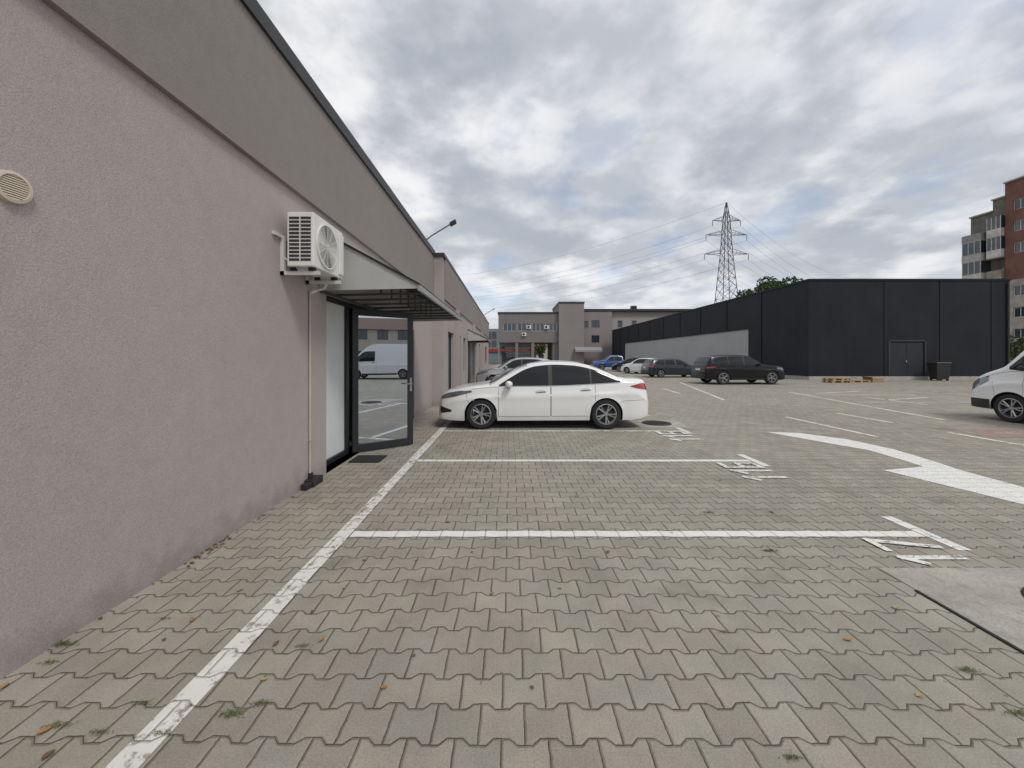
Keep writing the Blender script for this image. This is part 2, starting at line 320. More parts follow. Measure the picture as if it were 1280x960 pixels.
# ------------------------------------------------------------ building helpers
def PP(side,pl,a,z,d):
    return {'X+':(pl+d,a,z),'X-':(pl-d,a,z),'Y-':(a,pl-d,z),'Y+':(a,pl+d,z)}[side]
def pbox(mb,side,pl,a0,a1,z0,z1,d0,d1):
    p=PP(side,pl,a0,z0,d0); q=PP(side,pl,a1,z1,d1)
    mb.box(min(p[0],q[0]),max(p[0],q[0]),min(p[1],q[1]),max(p[1],q[1]),z0,z1)
def shell(mb,x0,x1,y0,y1,z0,z1,holes={},depth=.15,top=True):
    for side,pl,a0,a1 in (('X+',x1,y0,y1),('X-',x0,y0,y1),('Y-',y0,x0,x1),('Y+',y1,x0,x1)):
        hs=holes.get(side,[]); A=sorted({a0,a1,*[h[0] for h in hs],*[h[1] for h in hs]}); Z=sorted({z0,z1,*[h[2] for h in hs],*[h[3] for h in hs]})
        for i in range(len(A)-1):
            for j in range(len(Z)-1):
                ca=(A[i]+A[i+1])/2; cz=(Z[j]+Z[j+1])/2
                if any(h[0]<ca<h[1] and h[2]<cz<h[3] for h in hs): continue
                mb.quad(PP(side,pl,A[i],Z[j],0),PP(side,pl,A[i+1],Z[j],0),PP(side,pl,A[i+1],Z[j+1],0),PP(side,pl,A[i],Z[j+1],0))
        for h in hs:
            a,b,c,d=h
            for (p,q) in (((a,c),(b,c)),((b,c),(b,d)),((b,d),(a,d)),((a,d),(a,c))):
                mb.quad(PP(side,pl,*p,0),PP(side,pl,*q,0),PP(side,pl,*q,-depth),PP(side,pl,*p,-depth))
    if top: mb.quad((x0,y0,z1),(x1,y0,z1),(x1,y1,z1),(x0,y1,z1))
def window(par,side,pl,a0,a1,z0,z1,inset=.12,fw=.06,nv=1,nh=0,fm=None,gm=None,sill=False,name='window',world=True):
    m=MB(); d0=-inset-.03; d1=-inset+.03
    pbox(m,side,pl,a0,a0+fw,z0,z1,d0,d1); pbox(m,side,pl,a1-fw,a1,z0,z1,d0,d1); pbox(m,side,pl,a0+fw,a1-fw,z0,z0+fw,d0,d1); pbox(m,side,pl,a0+fw,a1-fw,z1-fw,z1,d0,d1)
    for i in range(nv): c=a0+(a1-a0)*(i+1)/(nv+1); pbox(m,side,pl,c-fw/2,c+fw/2,z0+fw,z1-fw,d0+.003,d1-.003)
    for i in range(nh): c=z0+(z1-z0)*(i+1)/(nh+1); pbox(m,side,pl,a0+fw,a1-fw,c-fw/2,c+fw/2,d0+.006,d1-.006)
    w=m.build(name,fm or ALU,par,world=world)
    g=MB(); g.quad(PP(side,pl,a0,z0,-inset),PP(side,pl,a1,z0,-inset),PP(side,pl,a1,z1,-inset),PP(side,pl,a0,z1,-inset)); g.build('pane',gm or GLB,w,world=world)
    if sill: s=MB(); pbox(s,side,pl,a0-.05,a1+.05,z0-.05,z0-.004,-inset+.04,.06); s.build('sill',ALUG,w,world=world)
    return w

# ------------------------------------------------------------ near left building
WX=-2.525; BY1=12.6
lb=empty('shop_building',(WX-3,2,0),'long mauve rendered building filling the left side, nearest the viewer','building')
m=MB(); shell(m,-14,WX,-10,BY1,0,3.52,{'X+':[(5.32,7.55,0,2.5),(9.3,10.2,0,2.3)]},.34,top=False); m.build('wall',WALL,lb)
m=MB(); m.box(-14.04,WX+.05,-10,BY1-.002,3.521,4.93); m.build('parapet',BAND,lb)
m=MB(); m.box(-14.1,WX+.085,-10,BY1-.004,4.931,5.03); m.box(WX+.055,WX+.085,-10,BY1-.004,4.86,4.931); m.build('roof_flashing',FLASH,lb)
w=MB(); d0=-.23;d1=-.16
for a0,a1,z0,z1 in ((5.32,5.39,0,2.5),(6.36,6.46,0,2.5),(7.48,7.55,0,2.5),(5.39,6.36,2.42,2.5),(6.46,7.48,2.42,2.5),(5.39,6.36,0,.08)): pbox(w,'X+',WX,a0,a1,z0,z1,d0,d1)
fr=w.build('entrance_frame',ALU,lb)
g=MB(); g.quad((WX-.2,5.39,.08),(WX-.2,6.36,.08),(WX-.2,6.36,2.42),(WX-.2,5.39,2.42)); g.build('side_light',BLIND,fr)
lobby=MB(); lobby.quad((WX-.9,6.2,.005),(WX-.9,7.7,.005),(WX-.9,7.7,2.5),(WX-.9,6.2,2.5)); lobby.quad((WX-.9,7.7,.005),(WX-.34,7.7,.005),(WX-.34,7.7,2.5),(WX-.9,7.7,2.5)); lobby.build('lobby_wall',mat('lobby_dark',(.14,.14,.14),.8),lb)
Hp=Vector((-2.62,6.42,0)); Ep=Vector((-1.78,7.06,0)); e=(Ep-Hp).normalized(); nn=Vector((e.y,-e.x,0)); L=(Ep-Hp).length
m=MB(); fw=.095
m.obox(Hp,e,nn,0,fw,-.03,.03,.02,2.40); m.obox(Hp,e,nn,L-fw,L,-.03,.03,.02,2.40); m.obox(Hp,e,nn,fw,L-fw,-.03,.03,.02,.14); m.obox(Hp,e,nn,fw,L-fw,-.03,.03,2.29,2.40)
door=m.build('door',ALU,lb,bevel=.004); door['label']='open glazed entrance door with dark frame'
m=MB(); m.obox(Hp,e,nn,fw,L-fw,-.006,.006,.14,2.29); m.build('pane',DGL,door)
m=MB(); hx=L-.05
m.bar(Hp+e*hx+nn*.03+Vector((0,0,1.12)),Hp+e*hx+nn*.085+Vector((0,0,1.12)),.018); m.bar(Hp+e*(hx+.005)+nn*.085+Vector((0,0,1.12)),Hp+e*(hx-.13)+nn*.085+Vector((0,0,1.12)),.02); m.obox(Hp,e,nn,hx-.018,hx+.018,.03,.04,.98,1.22); m.build('handle',ALUG,door)
w1=window(lb,'X+',WX,9.3,10.2,0,2.3,.2,.07,0,0,name='service_door')
m=MB(); vy,vz=1.955,2.455; r=.078
m.lathe([(r*.78,.012),(r*.8,.03),(r,.026),(r*1.03,0)],(WX,vy,vz),'X',40)
vent=m.build('vent',BEI2,lb,smooth=True)
for i in range(-5,6):
    m=MB(); z=i*.0115; l=math.sqrt(max(0,(r*.8)**2-z*z)); m.box(WX+.008,WX+.026,vy-l,vy+l,vz+z-.0035,vz+z+.0035); m.build('louvre',BEI2,vent)
m=MB(); m.lathe([(0,.004),(r*.8,.004)],(WX,vy,vz),'X',30); m.build('vent_throat',BLKP,vent)
# second wing
X2=-2.2
l2=empty('shop_wing',(X2-3,24,0),'farther stepped-out mauve wing beyond the first awning, with doors and windows','building')
hol=[(13.7,15.1,.0,2.5),(16.2,17.2,.0,2.5),(18.2,19.2,.9,2.5),(20.2,21.6,0,2.5),(24,25.6,.9,2.5),(27,28.2,0,2.5),(30,32,.9,2.5),(34,36,.9,2.5)]
m=MB(); shell(m,-14,X2,BY1,39,0,4.85,{'X+':hol},.2); m.build('wall',WALL2,l2)
m=MB(); m.box(-14,X2+.06,BY1-.05,39.05,4.851,4.97); m.build('roof_flashing',FLASH,l2)
m=MB(); m.box(X2+.002,X2+.05,BY1+.3,39,3.5,4.845); m.build('fascia_band',BAND,l2)
for a in hol: window(l2,'X+',X2,*a,inset=.14,nv=1,nh=0)
for y in (15.6,22.6,29):
    m=MB(); m.box(X2+.003,X2+.14,y-.18,y+.18,0,3.49); m.build('pilaster',WALL2,l2)

def awning(y0,y1,zt,zf,xo,wx,lab):
    r=empty('awning',(wx,(y0+y1)/2,zf),lab,'awning','grey metal awnings on the left buildings')
    m=MB(); m.poly([(wx+.01,y0,zf-.03),(xo,y0,zf),(xo,y0,zf+.03),(wx+.01,y0,zt)]); m.poly([(wx+.01,y0+.012,zf-.03),(xo,y0+.012,zf),(xo,y0+.012,zf+.03),(wx+.01,y0+.012,zt)]); m.build('side_panel',GREY,r)
    m=MB(); m.poly([(wx+.01,y1,zf-.03),(xo,y1,zf),(xo,y1,zf+.03),(wx+.01,y1,zt)]); m.build('side_panel',GREY,r)
    m=MB(); m.quad((wx+.01,y0-.03,zt+.01),(xo+.02,y0-.03,zf+.045),(xo+.02,y1+.03,zf+.045),(wx+.01,y1+.03,zt+.01)); m.quad((wx+.01,y0-.03,zt+.03),(xo+.02,y0-.03,zf+.065),(xo+.02,y1+.03,zf+.065),(wx+.01,y1+.03,zt+.03)); m.build('roof_sheet',GREY,r)
    m=MB(); m.box(xo-.005,xo+.03,y0-.02,y1+.02,zf-.03,zf+.042); m.build('front_beam',ALUG,r)
    n=max(3,int((y1-y0)/.5))
    for i in range(1,n):
        y=y0+(y1-y0)*i/n; m=MB(); m.bar((wx+.01,y,zf-.01),(xo-.01,y,zf+.015),.03,.03); m.bar((wx+.01,y,zt-.03),(xo-.01,y,zf+.02),.03,.03); m.bar(((wx+xo)/2,y,zf),((wx+xo)/2,y,(zt+zf)/2-.01),.025); m.build('rafter',RAFT,r)
    m=MB(); m.box(wx+.004,wx+.035,y0+.02,y1-.02,zf-.05,zf-.012); m.build('wall_rail',RAFT,r)
    return r
awning(5.1,9.6,3.25,2.5,-1.21,WX,'grey metal awning over the open glass door')
awning(19.9,23.2,3.0,2.45,-1.15,X2,'smaller grey metal awning farther along the left wing')
def flood(y,lab,wx,z0):
    r=empty('floodlight',(wx,y,z0),lab,'floodlight','floodlights on roof arms')
    m=MB(); m.tube([(wx-.25,y,z0),(wx+.1,y,z0+.28),(wx+.72,y,z0+.66)],.022,8); m.build('arm',STEEL,r)
    m=MB(); m.obox((wx+.72,y,z0+.62),Vector((.85,0,.5)),(0,1,0),-.05,.16,-.14,.14,.0,.05); m.build('lamp_head',ALU,r)
    m=MB(); m.box(wx-.35,wx-.1,y-.25,y+.15,z0-.02,z0+.12); m.build('junction_box',BLKP,r)
flood(11.9,'floodlight on an arm at the end of the nearest roof',WX,5.03); flood(33,'distant floodlight on an arm above the far wing',X2,4.97)

# AC unit
ac=empty('air_conditioner',(-2.27,4.55,2.58),'white outdoor air conditioning unit on wall brackets beside the awning','air conditioner')
ax0,ax1,ay0,ay1,az0,az1=-2.42,-2.13,4.2,4.93,2.58,3.17
m=MB(); m.box(ax0,ax1,ay0,ay1,az0,az1); m.build('casing',ACW,ac,bevel=.012)
m=MB(); 
for i in range(12):
    z=az0+.06+i*.041
    for a,b in ((ax0+.025,-2.285),(-2.27,ax1-.03)): m.box(a,b,ay0-.004,ay0-.001,z,z+.026)
m.build('side_louvre',ACD,ac)
cy,cz=4.5,2.87; R=.235
m=MB(); m.lathe([(0,.002),(R,.002)],(ax1,cy,cz),'X',40); m.build('fan_opening',ACD,ac)
m=MB()
for q in range(9):
    rr=.03+q*.026; m.lathe([(rr,.006),(rr,.016),(rr+.006,.016),(rr+.006,.006)],(ax1,cy,cz),'X',36,True)
for q in range(12):
    a=q*math.pi/6; m.bar((ax1+.012,cy,cz),(ax1+.012,cy+R*math.cos(a),cz+R*math.sin(a)),.006)
m.lathe([(R,.002),(R,.02),(R+.018,.02),(R+.018,.002)],(ax1,cy,cz),'X',40,True); m.build('fan_guard',ACW,ac)
m=MB(); m.box(ax1+.002,ax1+.02,4.80,4.91,2.62,3.12); m.build('service_cover',ACW,ac,bevel=.004)
for y in (4.27,4.80):
    m=MB(); m.box(WX+.002,WX+.045,y-.02,y+.02,2.50,2.92); m.box(WX+.002,-2.10,y-.02,y+.02,2.50,2.54); m.bar((WX+.03,y,2.7),(-2.3,y,2.53),.015); m.build('bracket',GALV,ac)
    for x in (-2.38,-2.18):
        m=MB(); m.box(x-.03,x+.03,y-.03,y+.03,2.541,2.58); m.build('rubber_foot',RUB,ac)
m=MB(); m.box(WX+.002,WX+.03,4.1,4.96,2.90,2.935); m.build('wall_rail',GALV,ac)
m=MB(); m.tube([(-2.3,4.90,2.56),(-2.36,4.92,2.47),(-2.46,4.92,2.44),(-2.5,4.86,2.4)],.018,8); m.build('hose',ACW,ac,smooth=True)
dp=empty('drain_pipe',(-2.49,4.85,0),'thin beige pipe running down the wall below the air conditioner','pipe')
m=MB(); m.tube([(-2.505,4.85,.12),(-2.505,4.85,2.42)],.0145,12); m.build('pipe',BEI,dp,smooth=True)
for z in (.55,1.95):
    m=MB(); m.box(WX+.002,-2.487,4.83,4.87,z,z+.015); m.build('clip',BEI,dp)
bt=empty('drain_shoe',(-2.45,4.9,0),'black plastic drain outlet on the pavers at the wall foot','drain')
m=MB(); m.box(-2.52,-2.40,4.74,4.98,.003,.09); m.box(-2.50,-2.42,4.62,4.74,.012,.075); m.build('outlet',BLKP,bt,bevel=.01)
m=MB(); m.tube([(-2.495,4.85,.085),(-2.495,4.85,.15)],.028,12); m.build('collar',BLKP,bt)
m=MB(); m.box(-2.45,-1.98,5.85,6.25,.003,.018); tag(m.build('doormat',mat('black_mat',(.02,.02,.02),.95,0,.3,60,.6,200),bevel=.004),'black doormat on the pavers before the open door','doormat')

# ------------------------------------------------------------ dark warehouse
wh=empty('warehouse',(27,40,0),'low dark-clad warehouse with a light grey shutter wall on the right','warehouse')
wx0,wx1,wy0,wy1,wz=20.6,34.5,26.8,78.6,6.85
m=MB(); shell(m,wx0,wx1,wy0,wy1,.25,wz,{'Y-':[(26.2,28.6,.25,2.65)],'X-':[(33.6,70,.25,4.0)]},.12); me=m.build('wall',DARKY,wh)
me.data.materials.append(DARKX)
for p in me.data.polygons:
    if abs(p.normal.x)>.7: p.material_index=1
m=MB(); m.box(wx0-.05,wx1+.05,wy0-.05,wy1+.05,wz+.002,wz+.14); m.build('roof_flashing',mat('black_flashing',(.015,.017,.02),.5,.1,spec=.2),wh)
m=MB(); m.box(wx0+.02,wx1-.02,wy0-.03,wy1,0,.249); m.build('plinth',CONC,wh)
JT=mat('joint_dark',(.006,.006,.007),.8,spec=.1)
for x in (25.8,29.65,33.2):
    m=MB(); m.box(x-.02,x+.02,wy0-.012,wy0-.002,.27,wz); m.build('cladding_joint',JT,wh)
for k in range(10):
    y=wy0+5+k*5.1; m=MB(); m.box(wx0-.03,wx0-.002,y-.03,y+.03,(4.05 if 33<y<70.5 else .27),wz); m.build('cladding_joint',JT,wh)
m=MB(); m.quad((wx0+.1,33.6,.25),(wx0+.1,70,.25),(wx0+.1,70,4.0),(wx0+.1,33.6,4.0)); m.build('shutter_wall',SHUT,wh)
m=MB(); m.box(26.22,27.39,wy0+.04,wy0+.09,.26,2.63); m.box(27.41,28.58,wy0+.04,wy0+.09,.26,2.63); dd=m.build('door',DDOOR,wh)
m=MB(); m.box(27.3,27.36,wy0-.02,wy0+.04,1.2,1.35); m.build('handle',CHR,dd)
m=MB(); m.bar((26.15,wy0-.01,.25),(26.15,wy0-.01,2.7),.1,.03); m.bar((28.65,wy0-.01,.25),(28.65,wy0-.01,2.7),.1,.03); m.box(26.2,28.6,wy0-.03,wy0-.004,2.66,2.76); m.build('door_trim',FLASH,wh)
m=MB(); m.tube([(34.3,wy0-.08,.1),(34.3,wy0-.08,wz-.1)],.06,10); m.build('downpipe',FLASH,wh)

# bin, pallets
BYY=26.0; BX=gx(1174,BYY)
bn=empty('wheeled_bin',(BX,BYY,0),'black wheeled waste bin standing right of the dark warehouse door','bin')
m=MB(); m.grid([[(BX+sx*a,BYY+sy*b,z) for sx,sy in ((-1,-1),(1,-1),(1,1),(-1,1),(-1,-1))] for z,a,b in ((.10,.38,.22),(.3,.41,.25),(1.1,.47,.30),(1.13,.49,.31))]); m.build('body',BLKP,bn)
m=MB(); m.grid([[(BX+sx*a,BYY+sy*b,z) for sx,sy in ((-1,-1),(1,-1),(1,1),(-1,1),(-1,-1))] for z,a,b in ((1.14,.51,.33),(1.18,.51,.33),(1.25,.43,.28),(1.26,.01,.01))]); m.build('lid',BLKP,bn,smooth=True)
for sx in (-1,1):
    for sy in (-1,1):
        m=MB(); m.lathe([(0,-.02),(.08,-.02),(.08,.02),(0,.02)],(BX+sx*.32,BYY+sy*.2,.08),'Y',16); m.build('wheel',RUB,bn)
def pallet(x,y,z,lab,rz=0):
    r=empty('pallet',(x,y,z),lab,'pallet','wooden pallets by the warehouse corner',rz)
    for i in range(5): m=MB(); yy=-.4+i*.175; m.box(-.6,.6,yy,yy+.1,.122,.144); m.build('deck_board',WOOD,r,world=False)
    for xx in (-.6,-.07,.46):
        m=MB(); m.box(xx,xx+.14,-.4,.4,.1,.121); m.build('stringer',WOOD,r,world=False)
        for yy in (-.4,-.07,.3): m=MB(); m.box(xx,xx+.14,yy,yy+.1,.022,.099); m.build('block',WOOD,r,world=False)
    for yy in (-.4,-.07,.3): m=MB(); m.box(-.6,.6,yy,yy+.1,0,.021); m.build('bottom_board',WOOD,r,world=False)
pallet(20.2,24,0.003,'lower pallet of the stack left of the warehouse door'); pallet(20.25,24.05,.149,'upper pallet of the stack left of the warehouse door',.05); pallet(21.6,24.3,.003,'single wooden pallet lying flat beside the pallet stack',.1)
m=MB(); m.box(22.6,23.3,24.2,24.9,.003,.25); m.poly([(22.6,24.2,.25),(22.3,23.9,.36),(22.3,24.6,.36),(22.6,24.9,.25)]); tag(m.build('cardboard_box',CARD),'flattened cardboard box beside the pallets','box')

# ------------------------------------------------------------ office building across the end
YM=80.0
def X6(px): return gx(px,YM)
def Z6(py): return gz(py,YM)
mb_=empty('office_building',(X6(700),YM+5,0),'grey modern office building with a raised tower across the end of the lot','building')
hl=[(X6(629),X6(645),Z6(414),Z6(404)),(X6(647),X6(663),Z6(414),Z6(404)),(X6(665),X6(680),Z6(414),Z6(404)),(X6(682),X6(696),Z6(414),Z6(404))]
m=MB(); shell(m,X6(623),X6(698),YM,YM+12,Z6(428),Z6(392),{'Y-':hl},.2); m.quad((X6(623),YM,Z6(428)),(X6(698),YM,Z6(428)),(X6(698),YM+12,Z6(428)),(X6(623),YM+12,Z6(428))); m.build('upper_wall',OFFW,mb_)
for h in hl: window(mb_,'Y-',YM,*h,nv=2,sill=True,fm=GALV)
m=MB(); m.box(X6(622),X6(698)-.02,YM-.12,YM+12,Z6(392)+.003,Z6(390)); m.build('roof_edge',FLASH,mb_)
gh=[(X6(627),X6(645),.1,Z6(433)),(X6(648),X6(664),.1,Z6(433))]
m=MB(); shell(m,X6(624),X6(666),YM+1.5,YM+12,0,Z6(428)-.01,{'Y-':gh},.2,top=False); m.build('ground_floor_wall',OFFW,mb_)
for h in gh: window(mb_,'Y-',YM+1.5,*h,nv=3,nh=1)
m=MB(); m.box(X6(624),X6(665),YM+.9,YM+1.45,Z6(439),Z6(436)); m.build('red_fascia',mat('red_sign',(.22,.04,.035),.5),mb_)
for px in (646,666):
    m=MB(); m.box(X6(px)-.3,X6(px)+.3,YM+.1,YM+.7,0,Z6(428)-.012); m.build('column',OFFW,mb_)
m=MB(); shell(m,X6(691),X6(697.8),YM+.3,YM+11.5,0,Z6(428)-.012,top=False); m.build('passage_wall',OFFW,mb_)
m=MB(); shell(m,X6(698),X6(729),YM-1,YM+11,0,Z6(380)); m.build('tower_wall',OFFT,mb_)
m=MB(); m.box(X6(697.4),X6(729.6),YM-1.1,YM+11.1,Z6(380)+.002,Z6(378)); m.build('tower_roof_edge',FLASH,mb_)
rh1=[(X6(p),X6(q),Z6(b),Z6(t)) for p,q,t,b in ((731,736,401,409),(740,750,400,409),(740,750,419,428))]
rh2=[(X6(p),X6(q),Z6(b),Z6(t)) for p,q,t,b in ((774,780,400,408),(792,798,400,408))]
m=MB(); shell(m,X6(729)+.002,X6(766),YM+.5,YM+12,0,Z6(389),{'Y-':rh1},.2); m.build('right_wing_wall',OFFT,mb_)
m=MB(); shell(m,X6(766)+.002,X6(869),YM+1.2,YM+12,0,Z6(388.5),{'Y-':rh2},.2); m.build('end_wing_wall',OFFR,mb_)
m=MB(); m.box(X6(729)+.02,X6(869.5),YM+.35,YM+12.1,Z6(388.4),Z6(385.8)); m.build('right_wing_roof_edge',FLASH,mb_)
for h in rh1: window(mb_,'Y-',YM+.5,*h,nv=1,sill=True)
for h in rh2: window(mb_,'Y-',YM+1.2,*h,nv=1,sill=True)
m=MB(); m.box(X6(797),X6(804),YM+4,YM+5,Z6(385.4),Z6(379)); m.build('chimney',BLKP,mb_)
m=MB(); m.box(X6(642),X6(654),YM+5,YM+7,Z6(389.9),Z6(387)); m.build('roof_hatch',OFFT,mb_)
m=MB(); m.poly([(X6(717),YM-1.02,Z6(434)),(X6(750),YM-1.02,Z6(434)),(X6(750),YM-2.2,Z6(438)),(X6(717),YM-2.2,Z6(438))]); m.box(X6(717),X6(750),YM-2.25,YM-2.18,Z6(440),Z6(438)-.02); m.build('entrance_canopy',ALUG,mb_)
for px,py in ((655,418),(683,409),(661,409)):
    X=X6(px); Z=Z6(py); yy=YM
    a=empty('air_conditioner',(X,yy-.3,Z-.35),{655:'lower distant air conditioner on the office facade, left of the row',683:'rightmost distant air conditioner under the strip windows',661:'upper distant air conditioner beside the lower one'}[px],'air conditioner','air conditioners on the office building')
    m=MB(); m.box(X-.45,X+.45,yy-.45,yy-.08,Z-.34,Z+.34); m.build('casing',ACW,a,bevel=.02)
    m=MB(); m.lathe([(0,-.005),(.22,-.005),(.24,-.02),(.26,0)],(X-.08,yy-.45,Z),'Y',20); m.build('fan_guard',BLKP,a)
gb=empty('glass_building',(gx(612,100),102,0),'distant glazed block with red base at the end of the left wing','building')
Y8=100
hs=[(gx(600+i*7,Y8)+.1,gx(607+i*7,Y8)-.1,gz(b,Y8),gz(t,Y8)) for i in range(3) for t,b in ((415,424),(426,434))]
m=MB(); shell(m,gx(596,Y8),gx(623,Y8),Y8,Y8+10,0,gz(411,Y8),{'Y-':hs},.2); m.build('wall',mat('teal_wall',(.18,.24,.26),.6),gb)
for h in hs: window(gb,'Y-',Y8,*h,nv=2,nh=1,inset=.1)
m=MB(); m.box(gx(596,Y8),gx(623,Y8),Y8-.3,Y8-.02,gz(440,Y8),gz(436,Y8)); m.build('red_fascia',mat('red_fascia',(.35,.04,.035),.5),gb)
def house(x,Y,w,h,lab,wm,rz=0):
    r=empty('house',(x,Y,0),lab,'house',None,rz)
    nf=2 if h>5 else 1
    hh=[(w*(i/4-.5)+w*.06,w*(i/4-.5)+w*.19,1+k*3,2.4+k*3) for i in range(4) for k in range(nf)]
    m=MB(); shell(m,-w/2,w/2,0,8,0,h,{'Y-':hh},.12); m.build('wall',wm,r,world=False)
    for a in hh: window(r,'Y-',0,*a,nv=1,world=False)
    m=MB(); m.poly([(-w/2-.3,-.4,h+.01),(w/2+.3,-.4,h+.01),(w/2+.3,4,h+2),(-w/2-.3,4,h+2)]); m.poly([(-w/2-.3,8.4,h+.01),(w/2+.3,8.4,h+.01),(w/2+.3,4,h+2),(-w/2-.3,4,h+2)]); m.build('roof',mat('tile_roof',(.16,.09,.07),.8),r,world=False)
CREAM=mat('cream_wall',(.5,.45,.37),.9)
house(gx(682,115),115,9,4.8,'pale house seen through the office underpass',CREAM)
house(40.5,-20,11,5.4,'pale house across the lot behind the viewer, reflected in the glass door',CREAM,math.radians(-123.5))
sp=empty('shop_sign',(gx(604,36),36,0),'small red upright sign at the end of the left wing','sign')
m=MB(); m.tube([(gx(604,36),36,0),(gx(604,36),36,2.6)],.04,8); m.build('pole',STEEL,sp); m=MB(); m.box(gx(604,36)-.3,gx(604,36)+.3,35.94,36.06,1.3,2.6); m.build('panel',mat('sign_red',(.4,.03,.03),.4),sp)

# ------------------------------------------------------------ apartment block far right
AXX=70.0; brick=m_brick('brick'); APW=mat('apartment_render',(.38,.35,.31),.9,0,.25,1,stain=.7); APD=mat('apartment_dark',(.17,.15,.13),.9,0,.3,1,stain=.6)
r=empty('apartment_block',(AXX,40,0),'tall apartment block with stacked balconies and red brick at the right edge','apartment building')
def AB(m,n,matr,par=None): return m.build(n,matr,par or r,world=False)
fl=2.95
segs=[(16.3,19.0,22.6,APD,'low_block_wall'),(14.3,16.298,24.2,APD,'stair_wall')]
for y0,y1,h,mt_,nm in segs:
    hs=[(y0+.5,y1-.5,k*fl+1.1,k*fl+2.5) for k in range(7)]
    m=MB(); shell(m,0,10,y0,y1,0,h,{'X-':hs},.2); AB(m,nm,mt_)
    for q in hs: window(r,'X-',0,*q,nv=1,inset=.15,fm=GALV,world=False)
    m=MB(); m.box(-.25,10,y0-.05,y1+.05,h+.002,h+.2); AB(m,'roof_edge',CONC)
hb=[(a,a+1.4,k*fl+1.1,k*fl+2.5) for k in range(5,8) for a in (12,9,6)]
m=MB(); shell(m,-.8,10,0,14.298,12.2,25.8,{'X-':hb},.2); AB(m,'brick_wall',brick)
for q in hb: window(r,'X-',-.8,*q,nv=1,inset=.15,fm=GALV,world=False)
hs=[(a,a+1.4,k*fl+1.1,k*fl+2.5) for k in range(4) for a in (12,9,6)]
m=MB(); shell(m,-.8,10,0,14.297,0,12.199,{'X-':hs},.2,top=False); AB(m,'rendered_wall',APW)
for q in hs: window(r,'X-',-.8,*q,nv=1,inset=.15,fm=GALV,world=False)
m=MB(); m.box(-1.0,10,-.1,14.35,25.802,26.0); AB(m,'roof_edge',CONC)
cols=((.45,.42,.37),(.55,.53,.49),(.24,.17,.13),(.42,.40,.38),(.30,.25,.20),(.28,.27,.26),(.58,.56,.52))
BPM=[mat('balcony_panel_%s'%'abcdefg'[k],c,.8,0,.25,2) for k,c in enumerate(cols)]
for k in range(7):
    z=k*fl+1.0
    for j,(y0,y1,dx) in enumerate(((16.5,18.9,1.5),(14.4,16.1,1.2))):
        m=MB(); m.box(-dx,-.002,y0,y1,z-.14,z); b=AB(m,'balcony',CONC)
        p=MB(); p.box(-dx,-dx+.06,y0,y1,z+.001,z+1.05); p.box(-dx+.061,-.01,y0,y0+.06,z+.001,z+1.05); AB(p,'railing_panel',BPM[(k*2+j*3)%7],b)
        if (k*2+j)%3: 
            g=MB(); g.box(-dx+.03,-.02,y0+.03,y1-.03,z+1.052,z+fl-.16); gg=AB(g,'glazing',GLB,b)
            for t in (.0,.33,.66,1.0):
                yy=y0+.03+(y1-y0-.12)*t; q=MB(); q.box(-dx+.0,-dx+.028,yy,yy+.06,z+1.052,z+fl-.16); AB(q,'mullion',GALV,b)

# ------------------------------------------------------------ pylon
YP=120.0
def Xp(px): return gx(px,YP)
def Zp(py): return gz(py,YP)
py0=empty('power_pylon',(Xp(908),YP,0),'tall steel lattice electricity pylon behind the dark warehouse','pylon')
def half(z):
    pts=[(0,3.9),(18,2.4),(Zp(318),1.25),(Zp(272),.7),(Zp(253),.08)]
    for (a,b),(c,d) in zip(pts,pts[1:]):
        if a<=z<=c: return b+(d-b)*(z-a)/(c-a)
    return .08
cx=Xp(908); m=MB(); zs=[0,6,11,15.5,19.5,23,26,29,31.5,34,36.5,39,41.5,44,46.5,Zp(253)]
for z0,z1 in zip(zs,zs[1:]):
    h0,h1=half(z0),half(z1); c0=[(cx+a*h0,YP+b*h0,z0) for a,b in ((-1,-1),(1,-1),(1,1),(-1,1))]; c1=[(cx+a*h1,YP+b*h1,z1) for a,b in ((-1,-1),(1,-1),(1,1),(-1,1))]
    for i in range(4):
        j=(i+1)%4; m.bar(c0[i],c1[i],.18); m.bar(c0[i],c1[j],.085); m.bar(c0[j],c1[i],.085)
        if zs.index(z1)%2==0: m.bar(c1[i],c1[j],.085)
m.build('lattice_mast',PYL,py0)
arms=[(Zp(276),4.3),(Zp(294),6.3),(Zp(318),6.8)]; ends=[]
for z,wd in arms:
    m=MB(); h=half(z)
    for s in (-1,1):
        e=(cx+s*wd,YP,z+.1)
        for b in (-1,1): m.bar((cx+s*h,YP+b*h,z),e,.11); m.bar((cx+s*h,YP+b*h,z+1.4),e,.10)
        for t in (.25,.5,.75):
            x=cx+s*(h+(wd-h)*t); m.bar((x,YP-h*(1-t),z),(x,YP-h*(1-t),z+1.4*(1-t)),.06); m.bar((x,YP+h*(1-t),z),(x,YP-h*(1-t),z),.06)
        ends.append(e)
    m.build('crossarm',PYL,py0)
ins=[]
for e in ends:
    m=MB(); m.tube([e,(e[0],e[1],e[2]-1.7)],.10,8); m.build('insulator',INS,py0); ins.append((e[0],e[1],e[2]-1.7))
ins.append((cx,YP,Zp(253)))
for i,a in enumerate(ins):
    for side,(dx,dy,sag) in enumerate(((-150,110,9),(150,110,9))):
        m=MB(); pts=[]
        for k in range(25):
            t=k/24; pts.append((a[0]+dx*t,a[1]+dy*t,a[2]-sag*4*t*(1-t)))
        m.tube(pts,.026,5); tag(m.build('power_line',STEEL),'thin power line sagging away to the %s from the pylon'%('left' if side==0 else 'right'),'power line','power lines running %s from the pylon'%('left' if side==0 else 'right'))

